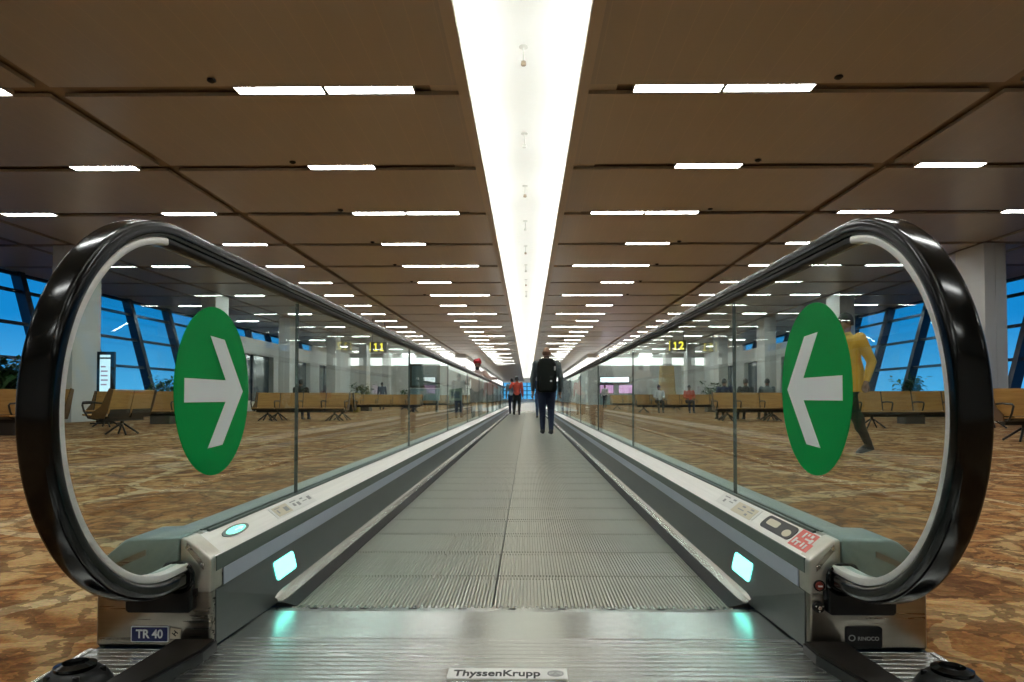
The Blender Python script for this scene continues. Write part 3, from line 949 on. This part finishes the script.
def person(label, loc, rz, H, shirt='grey_jacket', trousers='jeans', skin='skin_dark', hair='hair', pose=None, sleeves='long', bulk=1.0, head_turn=0.0, turban=False, bald=False, voxel=.010, group=None):
    """faces +Y; joints in units of the standing height"""
    J = dict(hipL=V(-.048, 0, .52), hipR=V(.048, 0, .52), kneeL=V(-.052, .012, .285), kneeR=V(.052, .012, .285), ankL=V(-.055, 0, .045), ankR=V(.055, 0, .045),
             shL=V(-.112, 0, .805), shR=V(.112, 0, .805), elL=V(-.142, -.012, .635), elR=V(.142, -.012, .635), wrL=V(-.15, .02, .49), wrR=V(.15, .02, .49),
             pel=V(0, 0, .52), neck=V(0, .0, .84), head=V(0, .012, .925))
    for k, v in (pose or {}).items():
        J[k] = V(*v)
    S = lambda v: Vector(v) * H
    root = thing('person', label, 'person', loc, rz, group)
    def limb(mb, pts, rad, k=1.0):
        P_ = []; R_ = []
        for i in range(len(pts) - 1):
            for q in (0, .33, .67):
                P_.append(S(pts[i].lerp(pts[i + 1], q))); R_.append((rad[i] + (rad[i + 1] - rad[i]) * q) * H * k)
        P_.append(S(pts[-1])); R_.append(rad[-1] * H * k)
        mb.tube(P_, R_, 12)
        for p, r in zip(pts, rad):
            mb.ell(S(p), (r * H * k,) * 3, 12, 7)
    ax = (J['neck'] - J['pel'])
    shv = (J['shR'] - J['shL']).normalized(); fw = ax.normalized().cross(shv) * -1
    def torso(mb, k=1.0, z0=0.0):
        st = [(-.16, .070, .060), (-.04, .088, .068), (.08, .090, .068), (.28, .080, .058), (.52, .088, .062), (.76, .104, .064), (.90, .100, .054), (.97, .06, .045)]
        rings = []
        hv = (J['hipR'] - J['hipL']).normalized()
        for t, rx, ry in st:
            if t < z0: continue
            c = J['pel'] + ax * t
            a = hv.lerp(shv, max(0, min(1, t))).normalized(); b = ax.normalized().cross(a).normalized()
            rings.append([S(c + a * rx * k * bulk * cos(2 * PI * i / 16) + b * ry * k * bulk * sin(2 * PI * i / 16)) for i in range(16)])
        mb.loft(rings)
        for q in ('shL', 'shR'):
            mb.ell(S(J[q]), (.036 * H * k * bulk,) * 3, 12, 7)
    def armr(mb, sd, k=1.0, stop=1.0):
        a, b, c = J['sh' + sd], J['el' + sd], J['wr' + sd]
        if stop < .6:
            limb(mb, [a, a.lerp(b, .75)], [.036, .030], k)
        else:
            limb(mb, [a, b, b.lerp(c, stop)], [.035, .027, .019], k)
    def leg(mb, sd, k=1.0, end=1.0):
        a, b, c = J['hip' + sd], J['knee' + sd], J['ank' + sd]
        limb(mb, [a, b, b.lerp(c, end)], [.056, .036, .024], k)
        m_ = b.lerp(c, .3); d = (c - b).normalized()
        mb.ell(S(m_ + V(0, -.006, 0)), (.033 * H * k, .036 * H * k, .07 * H * k), 10, 7)
    hd = J['head']; Rm = Matrix.Rotation(head_turn, 3, 'Z')
    body = MB()
    torso(body, .93); leg(body, 'L', .88); leg(body, 'R', .88); armr(body, 'L', .9); armr(body, 'R', .9)
    limb(body, [J['neck'] - ax * .08, J['neck'] + V(0, .004, .02), hd - V(0, .008, .03)], [.040, .034, .034])
    body.ell(S(hd + V(0, -.003, .014)), (.044 * H, .053 * H, .054 * H), 16, 11)
    body.ell(S(hd + Rm @ V(0, .014, -.022)), (.035 * H, .040 * H, .046 * H), 14, 9)
    body.ell(S(hd + Rm @ V(0, .053, -.008)), (.009 * H, .013 * H, .015 * H), 8, 6)          # nose
    body.ell(S(hd + Rm @ V(0, .046, -.036)), (.016 * H, .010 * H, .007 * H), 8, 6)          # mouth
    for q in (-1, 1):
        body.ell(S(hd + Rm @ V(.045 * q, -.002, -.004)), (.006 * H, .012 * H, .018 * H), 8, 6)
    for sd, q in (('L', -1), ('R', 1)):
        w_, e_ = J['wr' + sd], J['el' + sd]
        d = (w_ - e_).normalized(); sidev = d.cross(V(1, 0, 0)).normalized() if abs(d.x) < .8 else V(0, 1, 0)
        palm = w_ + d * .028
        nrm = d.cross(sidev).normalized()
        limb(body, [w_, palm], [.017, .019])
        for i, (o_, ln) in enumerate(((-.018, .040), (-.006, .047), (.006, .044), (.017, .034))):
            b0 = palm + d * .014 + sidev * o_
            b1 = b0 + d * ln * .55 + nrm * .006 * -q; b2 = b0 + d * ln * .92 + nrm * .018 * -q
            limb(body, [b0, b1, b2], [.0068, .0062, .0052])
        th0 = palm - d * .004 + sidev * .018 if True else palm
        limb(body, [th0, th0 + d * .02 + sidev * .016, th0 + d * .04 + sidev * .019], [.0078, .007, .0056])
    b_ = bake(body, 'body', skin, root, voxel * .75, 3)
    for q in (-1, 1):
        MB().ell(S(hd + Rm @ V(.017 * q, .046, .004)), (.0062 * H, .006 * H, .005 * H), 8, 6).build('eye', 'eye', root, smooth=2)
    sh = MB(); torso(sh, 1.08, -.1)
    if shirt == 'yellow_jacket':
        sh.loft([[S(J['pel'] + V(0, 0, z_) + V(rx * cos(2 * PI * i / 16), ry * sin(2 * PI * i / 16), 0)) for i in range(16)] for z_, rx, ry in ((-.085, .125, .10), (-.03, .118, .092), (.08, .104, .08), (.14, .09, .066))])
    st_ = .40 if sleeves == 'short' else .93
    armr(sh, 'L', 1.22, st_); armr(sh, 'R', 1.22, st_)
    limb(sh, [J['neck'] - ax * .07, J['neck'] - ax * .005], [.050, .040])
    bake(sh, 'jacket' if sleeves == 'long' and 'jacket' in shirt else 'shirt', shirt, root, voxel, 3)
    tr = MB(); leg(tr, 'L', 1.14, .97); leg(tr, 'R', 1.14, .97)
    hv = (J['hipR'] - J['hipL']).normalized(); b2 = ax.normalized().cross(hv)
    tr.loft([[S(J['pel'] + ax * t + hv * rx * bulk * cos(2 * PI * i / 16) + b2 * ry * bulk * sin(2 * PI * i / 16)) for i in range(16)] for t, rx, ry in ((-.14, .082, .066), (0, .096, .074), (.10, .094, .070), (.13, .088, .064))])
    bake(tr, 'trousers', trousers, root, voxel, 3)
    for sd in 'LR':
        a = J['ank' + sd]; kn = J['knee' + sd]
        fwd = V(0, 1, 0)
        if (pose or {}).get('toe' + sd): fwd = V(*pose['toe' + sd]).normalized()
        s_ = MB(); side_ = fwd.cross(V(0, 0, 1)).normalized(); upv = side_.cross(fwd)
        rings = []
        for t, hw, hh in ((-.035, .016, .022), (-.02, .024, .032), (.02, .027, .030), (.06, .030, .021), (.085, .024, .015), (.10, .010, .009)):
            c = a + fwd * t - V(0, 0, .045) + upv * hh
            rings.append([S(c + side_ * hw * cos(2 * PI * i / 12) + upv * hh * sin(2 * PI * i / 12)) for i in range(12)])
        s_.loft(rings); s_.build('shoe', 'shoe', root, smooth=1)
    if turban:
        tb = MB()
        for i, (r_, z_) in enumerate(((.052, .030), (.056, .046), (.054, .062), (.045, .078), (.030, .088))):
            n = 18
            ring = [S(hd + V(r_ * .95 * cos(2 * PI * k / n), r_ * 1.12 * sin(2 * PI * k / n) - .004, z_ + .010 * sin(2 * PI * k / n + i))) for k in range(n)]
            tb.tube(ring + [ring[0]], .013 * H, 8)
        tb.ell(S(hd + V(0, -.003, .055)), (.05 * H, .058 * H, .04 * H), 14, 8)
        bake(tb, 'turban', 'turban', root, voxel * .7, 2)
        bd = MB(); bd.ell(S(hd + Rm @ V(0, .026, -.050)), (.036 * H, .034 * H, .032 * H), 14, 9)
        bake(bd, 'beard', 'hair', root, voxel * .7, 2)
    elif hair:
        hr = MB(); n = 18; rings = []
        for t, q in ((0.98, 1.0), (.9, 1), (.75, 1), (.6, 1), (.5, .98), (.42, .95)):
            th = PI * (1 - t)
            ring = []
            for k in range(n):
                a = 2 * PI * k / n
                low = .0 if sin(a) > .3 else (-.02 if t < .55 else 0)
                ring.append(S(hd + Rm @ V(.0475 * sin(PI * t) * cos(a) if t > .5 else .0475 * q * cos(a), (.0565 * sin(PI * t) * sin(a) if t > .5 else .0565 * q * sin(a)) - .006, .016 - .058 * cos(PI * t) + low)))
            rings.append(ring)
        hr.loft(rings)
        if not bald:
            hr.build('hair', hair, root, smooth=2)
        else:
            fr_ = MB(); fr_.loft([[S(hd + V(.0465 * q * cos(a), .056 * q * sin(a) - .008, z_)) for a in [PI + PI * i / 12 for i in range(13)] + [2 * PI - PI * i / 12 for i in range(13)]] for z_, q in ((-.03, .93), (-.005, 1.0), (.012, .99))])
            fr_.build('hair', 'short_hair', root, smooth=1)
    return root

# man with the backpack, walking away on the belt
PA = (.385, 11.75, .006); HA = 1.53
person('man in grey jacket and jeans walking away with a black backpack', PA, .02, HA, 'grey_jacket', 'jeans', 'skin', 'hair', bulk=1.24, bald=True, voxel=.008,
       pose=dict(kneeL=(-.045, .07, .29), ankL=(-.042, .09, .05), kneeR=(.05, .03, .28), ankR=(.047, -.045, .05), elL=(-.158, -.02, .64), elR=(.158, -.02, .64), wrL=(-.155, .03, .50), wrR=(.152, .03, .49),
                 shL=(-.118, 0, .792), shR=(.118, 0, .792), toeR=(0, 1, -.03)))
bpk = thing('backpack', 'black backpack with small white marks worn by the walking man', 'backpack', (PA[0] - .005, PA[1] - .13, .74))
def rbox(mb, cx, cy_, w0, d0, zs):
    rings = []
    for z, kw in zs:
        rings.append([(cx + u * kw, cy_ + v * (.5 + .5 * kw), z) for u, v in rrect(w0, d0, min(w0, d0) * .38, 4)])
    mb.loft(rings); return mb
rbox(MB(), 0, -.105, .335, .17, [(0, .80), (.03, .97), (.12, 1), (.35, 1), (.47, .95), (.54, .78), (.57, .5)]).build('main_compartment', 'bag', bpk, smooth=.9)
rbox(MB(), 0, -.215, .25, .075, [(.03, .85), (.06, 1), (.20, 1), (.26, .85)]).build('front_pocket', 'bag', bpk, smooth=.9)
for q in (-1, 1):
    MB().tube([(.10 * q, -.02, .48), (.105 * q, .03, .555), (.11 * q, .14, .56), (.115 * q, .285, .50), (.12 * q, .285, .33), (.14 * q, .12, .14), (.13 * q, -.02, .08)], .017, 8).build('strap', 'bag', bpk, smooth=2)
MB().tube([(-.035, -.09, .56), (-.03, -.09, .60), (.03, -.09, .60), (.035, -.09, .56)], .008, 8).build('carry_handle', 'bag', bpk, smooth=2)
mk = MB(); mk.box(.05, .085, -.2555, -.252, .17, .20); mk.build('emblem', 'bag_mark', bpk)
MB().prism(rrect(.03, .07, .01, 3), -.195, -.185, lambda u, v, t: (u + .135, t, v + .40)).build('reflector', 'bag_mark', bpk)

person('person in blue jeans walking just ahead of the backpack man, mostly hidden', (.43, 21.0, .006), 0, 1.40, 'navy_cloth', 'blue_jeans', pose=dict(kneeL=(-.05, .05, .285), ankL=(-.05, .06, .05), ankR=(.05, -.05, .05)))
person('man in red shirt and dark trousers walking away, arm around his companion', (-.33, 24.8, .006), 0, 1.43, 'red_shirt', 'dark_trousers',
       pose=dict(elL=(-.175, .02, .70), wrL=(-.17, .12, .72), kneeL=(-.055, .05, .285), ankL=(-.07, .05, .05), ankR=(.06, -.04, .05), kneeR=(.06, .02, .285)))
person('person in blue-grey shirt walking beside the man in red', (-.55, 26.3, .006), 0, 1.40, 'blue_shirt', 'jeans', sleeves='short', pose=dict(ankL=(-.05, .05, .05), ankR=(.05, -.05, .05)))
# man in the red turban stands outside and leans on the handrail
person('bearded man in red turban and pale shirt leaning on the handrail', (-1.19, 16.6, .001), PI, 1.56, 'pink_shirt', 'dark_trousers', turban=True,
       pose=dict(elL=(.0, .0, 0), ) if False else dict(elL=(-.20, .03, .72), wrL=(-.285, .04, .712), elR=(.155, .03, .64), wrR=(.12, .14, .63), neck=(-.012, .02, .84), head=(-.012, .034, .925), shL=(-.12, .02, .80), shR=(.105, .01, .81)))
# person in the yellow jacket striding behind the right-hand sign
person('person in yellow jacket and dark trousers striding behind the right green sign', (3.77, 7.85, .001), PI / 2 + .15, 1.63, 'yellow_jacket', 'dark_trousers', bulk=1.12, voxel=.009,
       pose=dict(kneeL=(-.05, .10, .29), ankL=(-.045, .215, .05), kneeR=(.05, -.06, .29), ankR=(.045, -.17, .055), toeL=(0, 1, .15), toeR=(0, 1, -.25),
                 elL=(-.15, -.06, .64), wrL=(-.15, -.02, .51), elR=(.15, .04, .64), wrR=(.14, .11, .53), neck=(0, .03, .84), head=(0, .035, .925)))
person('person in navy clothes standing beyond the seats, next to the planter', (-7.9, 37.0, .001), .4, 1.5, 'navy_cloth', 'jeans', voxel=.014)
person('person in pale shirt standing by the shop front far ahead', (5.2, 45.0, .001), 2.6, 1.5, 'white_shirt', 'dark_trousers', voxel=.014)

SIT = lambda: dict(hipL=(-.055, 0, .325), hipR=(.055, 0, .325), kneeL=(-.06, .25, .315), kneeR=(.06, .25, .315), ankL=(-.06, .27, .05), ankR=(.06, .27, .05), pel=(0, .0, .325), neck=(0, -.03, .63), head=(0, -.015, .715),
                   shL=(-.112, -.025, .60), shR=(.112, -.025, .60), elL=(-.14, .02, .45), elR=(.14, .02, .45), wrL=(-.08, .15, .41), wrR=(.08, .15, .41))

# ------------------------------------------------------------------ seating
PITCH = .64
def bench(label, loc, rz, n, group='wooden beam seats'):
    """seats in a row along X, sitter faces -Y"""
    t = thing('waiting_bench', label, 'seating bench', loc, rz, group)
    W = PITCH * n
    MB().box(-W / 2 + .05, W / 2 - .05, .02, .10, .24, .31).build('beam', 'seat_black', t)
    for i in range(n):
        x = -W / 2 + PITCH * (i + .5); hw = PITCH / 2 - .012
        s_ = MB(); s_.prism([(-.24, .362), (-.22, .375), (0, .35), (.17, .352), (.17, .330), (-.22, .345)], x - hw, x + hw, lambda u, v, q: (q, u, v))
        s_.build('seat', 'wood', t)
        b_ = MB(); b_.prism([(.165, .375), (.185, .372), (.275, .775), (.255, .785)], x - hw, x + hw, lambda u, v, q: (q, u, v))
        b_.build('backrest', 'wood', t)
        sh_ = MB(); sh_.prism([(-.20, .342), (.18, .328), (.19, .372), (.205, .375), (.225, .45), (.20, .30), (-.10, .30)], x - hw + .02, x + hw - .02, lambda u, v, q: (q, u, v))
        sh_.build('seat_shell', 'seat_black', t)
    for i in range(n + 1):
        x = -W / 2 + PITCH * i
        a_ = MB(); a_.tube([(x, .26, .78), (x, .17, .38), (x, .06, .30)], .013, 8)
        a_.tube([(x, .21, .545), (x, .0, .56), (x, -.20, .55), (x, -.225, .525), (x, -.19, .42), (x, -.12, .31), (x, .05, .28)], .015, 8)
        a_.build('armrest', 'seat_black', t, smooth=1)
    for x in ([-W / 2 + .35, W / 2 - .35] if n > 2 else [0]):
        l_ = MB(); l_.tube([(x, .06, .26), (x, .06, .17)], .03, 8)
        l_.tube([(x - .19, -.12, .015), (x - .03, .04, .19), (x + .03, .08, .19), (x + .19, .24, .015)], .017, 8)
        l_.tube([(x + .19, -.12, .015), (x + .03, .04, .19), (x - .03, .08, .19), (x - .19, .24, .015)], .017, 8)
        l_.build('leg', 'seat_black', t, smooth=1)
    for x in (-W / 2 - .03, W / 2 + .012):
        MB().prism([(-.06, .30), (.16, .30), (.215, .42), (.305, .78), (.235, .80), (.10, .50), (-.04, .40)], x, x + .018, lambda u, v, q: (q, u, v)).build('side_panel', 'wood_shaded', t)
    return t
bench('row of tan wooden seats at the far left edge, below the leafy planter', (-9.0, 10.7, 0), 0, 5)
bench('wooden bench seen end-on behind the left glass, below the lit totem', (-7.08, 11.75, 0), -PI / 2, 2)
bench('row of tan seats behind the left green sign, by the window plant', (-8.25, 14.7, 0), 0, 4)
bench('row of tan seats before the dark lounge glazing, left side', (-6.2, 18.6, 0), 0, 4)
bench('wooden row with its back to the walkway entrance, left side', (-6.2, 19.5, 0), PI, 4)
bench('row of tan wooden seats at the far right edge beside the clad column', (8.6, 10.0, 0), 0, 5)
bench('row of tan seats between the right green sign and the newel', (8.55, 14.3, 0), 0, 5)
bench('row of tan seats by the right lounge glazing with people behind', (6.15, 18.6, 0), 0, 3)
bench('wooden row backing onto the tan seats, with three sitters', (6.35, 19.5, 0), PI, 3)
bench('distant seat row on the left past the yellow bin', (-6.4, 29.0, 0), 0, 6)
bench('distant seat row on the left beneath the grey monitor', (-4.9, 36.0, 0), 0, 6)
bench('distant seat row on the right below the gate sign', (6.6, 29.0, 0), 0, 6)
bench('distant seat row on the right near the tan pylon', (6.4, 36.0, 0), 0, 6)
for x, sh_, lab in ((5.72, 'navy_cloth', 'dark-haired person in navy seated at the walkway end of the right bench'), (6.33, 'dark_trousers', 'dark-haired person in black seated mid bench on the right'), (6.95, 'grey_jacket', 'dark-haired person in grey seated at the window end of the right bench')):
    person(lab, (x, 19.60, .002), 0, 1.52, sh_, 'dark_trousers', pose=SIT(), voxel=.014, group=None)
person('dark-haired person seated on the left bench before the lounge', (-6.52, 19.60, .002), 0, 1.5, 'dark_trousers', 'jeans', pose=SIT(), voxel=.014)
person('person in white shirt seated on the distant right row', (5.64, 28.82, .002), PI, 1.5, 'white_shirt', 'dark_trousers', pose=SIT(), voxel=.014)
person('person in red shirt seated on the distant right row', (6.92, 28.82, .002), PI, 1.5, 'red_shirt', 'jeans', pose=SIT(), voxel=.014)

# ------------------------------------------------------------------ plants
def plant(label, loc, w_, h_, pw, ph, n=260):
    t = thing('potted_plant', label, 'plant', loc)
    rings = []
    MB().prism(rrect(pw, pw * .8, .04, 3), 0, ph, lambda u, v, q: (u, v, q)).build('planter', 'planter', t)
    st = MB()
    tips = []
    for i in range(9):
        a = 2 * PI * i / 9; r = w_ * random.uniform(.15, .42)
        tip = (r * cos(a), r * sin(a) * .7, ph + h_ * random.uniform(.55, .95)); tips.append(tip)
        st.tube([(r * .2 * cos(a), r * .2 * sin(a), ph - .02), (r * .5 * cos(a), r * .4 * sin(a), ph + h_ * .4), tip], [.015, .01, .004], 6)
    st.build('stem', 'bark', t)
    lf = MB()
    for i in range(n):
        tp = Vector(random.choice(tips)); q = random.uniform(.35, 1.05)
        c = Vector((tp.x * q, tp.y * q, ph + (tp.z - ph) * q)) + Vector((random.gauss(0, w_ * .10), random.gauss(0, w_ * .08), random.gauss(0, h_ * .06)))
        d = Vector((random.gauss(0, 1), random.gauss(0, 1), random.gauss(.15, .6))).normalized()
        sv = d.cross(Vector((0, 0, 1))).normalized() if abs(d.z) < .95 else Vector((1, 0, 0))
        ln = random.uniform(.12, .24) * (h_ / .9) ** .5; wd = ln * .24
        m_ = c + d * ln * .5 - Vector((0, 0, ln * .06)); e_ = c + d * ln - Vector((0, 0, ln * .28))
        lf.add([c, m_ + sv * wd, e_, m_ - sv * wd], [(0, 1, 2, 3)])
    lf.build('foliage', 'leaf', t)
    return t
plant('large leafy green plant behind the seats at the far left edge', (-9.35, 12.0, 0), 1.5, .85, 1.3, .45, 2600)
plant('potted plant by the left window, beside the green sign', (-8.9, 16.6, 0), .75, .75, .5, .45)
plant('potted plant by the right window behind the tan seats', (9.6, 17.0, 0), .8, .75, .5, .5)
plant('green plant beyond the yellow bin on the left', (-8.0, 33.0, 0), 1.5, .9, .8, .5)
plant('green plant beyond the seats near the grey monitor', (-7.0, 41.0, 0), 1.3, .8, .8, .5)
plant('dark plant beside the distant right seat row', (8.6, 31.0, 0), 1.4, .9, .8, .5)

# ------------------------------------------------------------------ signs, screens, furniture further off
t = thing('information_totem', 'slim black totem with a lit screen by the left column', 'display', (-10.35, 16.6, 0))
MB().prism(rrect(.43, .10, .02, 3), 0, 1.78, lambda u, v, q: (u, v, q)).build('casing', 'black', t)
scr = MB().box(-.13, .13, -.056, -.049, .78, 1.60).build('screen', 'screen', t)
sx = MB()
for i in range(5):
    sx.box(-.10, random.uniform(.0, .10), -.0575, -.055, .95 + .11 * i, .985 + .11 * i)
sx.build('notice', 'screen_text', scr)
MB().box(-.13, .13, -.057, -.049, 1.64, 1.70).build('header_light', 'screen', t)
MB().box(-.26, .26, -.2, .2, 0, .03).build('base', 'black', t)

def gate_sign(x, y, z, num, label):
    t = thing('gate_sign', label, 'sign', (x, y, z))
    MB().box(-.42, .42, -.06, .06, -.27, .27).build('board', 'sign_black', t)
    for q, ch in enumerate(num):
        x0 = -.12 + .30 * q
        if ch == '1':
            MB().prism([(x0 - .10, -.20), (x0 + .10, -.20), (x0 + .10, -.145), (x0 + .035, -.145), (x0 + .035, .20), (x0 - .02, .20), (x0 - .10, .13), (x0 - .075, .085), (x0 - .035, .115), (x0 - .035, -.145), (x0 - .10, -.145)],
                       -.066, -.059, lambda u, v, t: (u, t, v)).build('digit', 'sign_yellow', t)
        else:
            text('digit', ch, .54, 'sign_yellow', t, Matrix.Translation((x0, -.062, .0)) @ FRONT, .003, .014, 1.0)
    MB().box(-.415, -.385, -.064, -.059, -.24, .24).build('side_bar', 'sign_yellow', t)
    for q in (-.3, .3):
        MB().tube([(q, 0, .27), (q, 0, CEIL - z)], .012, 6).build('hanger_rod', 'frame', t)
gate_sign(-7.45, 34.0, 3.19, '11', 'hanging black gate sign reading 11 in yellow, left side of the hall')
gate_sign(7.58, 34.0, 3.24, '12', 'hanging black gate sign reading 12 in yellow, right side of the hall')

t = thing('display_stand', 'large dark framed monitor on a pale teal stand behind the left glass', 'display', (-4.5, 30.0, 0))
MB().box(-.68, .68, -.08, .08, 1.08, 2.14).build('bezel', 'sign_black', t)
MB().box(-.56, .56, -.086, -.078, 1.18, 2.06).build('screen', 'monitor', t)
MB().box(-.60, .66, -.2, .2, .52, 1.05).build('cabinet', 'teal_panel', t)
for q in (-.5, .55):
    MB().box(q - .05, q + .05, -.12, .12, 0, .55).build('leg', 'seat_black', t)

t = thing('service_kiosk', 'greenish kiosk with dark lower half beside the left handrail', 'kiosk', (-3.12, 30.0, 0))
MB().box(-.27, .27, -.2, .2, .0, .52).build('base', 'seat_black', t)
MB().prism([(-.27, .52), (-.27, 1.0), (.27, 1.07), (.27, .52)], -.2, .2, lambda u, v, q: (u, q, v)).build('cabinet', 'kiosk_green', t)
MB().box(-.2, .2, -.21, -.19, .62, .92).build('screen', 'monitor', t)

t = thing('waste_bin', 'square mustard yellow bin standing on the carpet past the left seats', 'bin', (-7.6, 30.0, 0))
MB().prism(rrect(.42, .42, .05, 3), 0, .78, lambda u, v, q: (u, v, q)).build('body', 'bin_yellow', t)
MB().prism(rrect(.46, .46, .06, 3), .78, .86, lambda u, v, q: (u, v, q)).build('lid', 'bin_yellow', t)
MB().box(-.14, .14, -.216, -.20, .6, .72).build('opening', 'seat_black', t)

t = thing('exhibit_pylon', 'tall tapering tan pylon standing before the distant right wall', 'sculpture', (9.3, 45.0, 0))
MB().loft([[(u * k_, v * k_, z) for u, v in rrect(1.25, .8, .2, 4)] for z, k_ in ((0, 1.15), (.5, 1.05), (1.2, .85), (2.75, .72))]).build('shaft', 'tan', t, smooth=.6)
MB().box(-.85, .85, -.6, .6, 0, .12).build('plinth', 'seat_black', t)

t = thing('shop_sign', 'long white lit fascia sign over the shop on the distant right wall', 'sign', (8.0, 61.8, 2.05))
MB().box(-1.3, 1.3, -.10, .10, 0, .46).build('lightbox', 'shop_white', t)
MB().box(-1.36, 1.36, -.08, .2, -.05, .51).build('frame', 'frame', t)
for i, (x, lab) in enumerate(((7.3, 'pink lit advert screen under the white shop sign, walkway side'), (9.0, 'pink lit advert screen under the white shop sign, window side'), (12.6, 'pink lit advert screen on the far wall near the tan pylon'))):
    t = thing('advert_screen', lab, 'advert', (x, 61.85, 1.05), group='lit adverts on the far wall')
    MB().box(-.6, .6, -.06, .06, 0, .75).build('panel', 'magenta', t)
    MB().box(-.66, .66, -.04, .14, -.06, .81).build('frame', 'frame', t)
t = thing('shop_counter', 'pale lit shop counter below the pink adverts far ahead', 'counter', (8.4, 60.8, 0))
MB().box(-1.9, 1.9, -.3, .3, 0, .95).build('front', 'teal_panel', t)
MB().box(-2.0, 2.0, -.36, .36, .95, 1.0).build('worktop', 'white_wall', t)
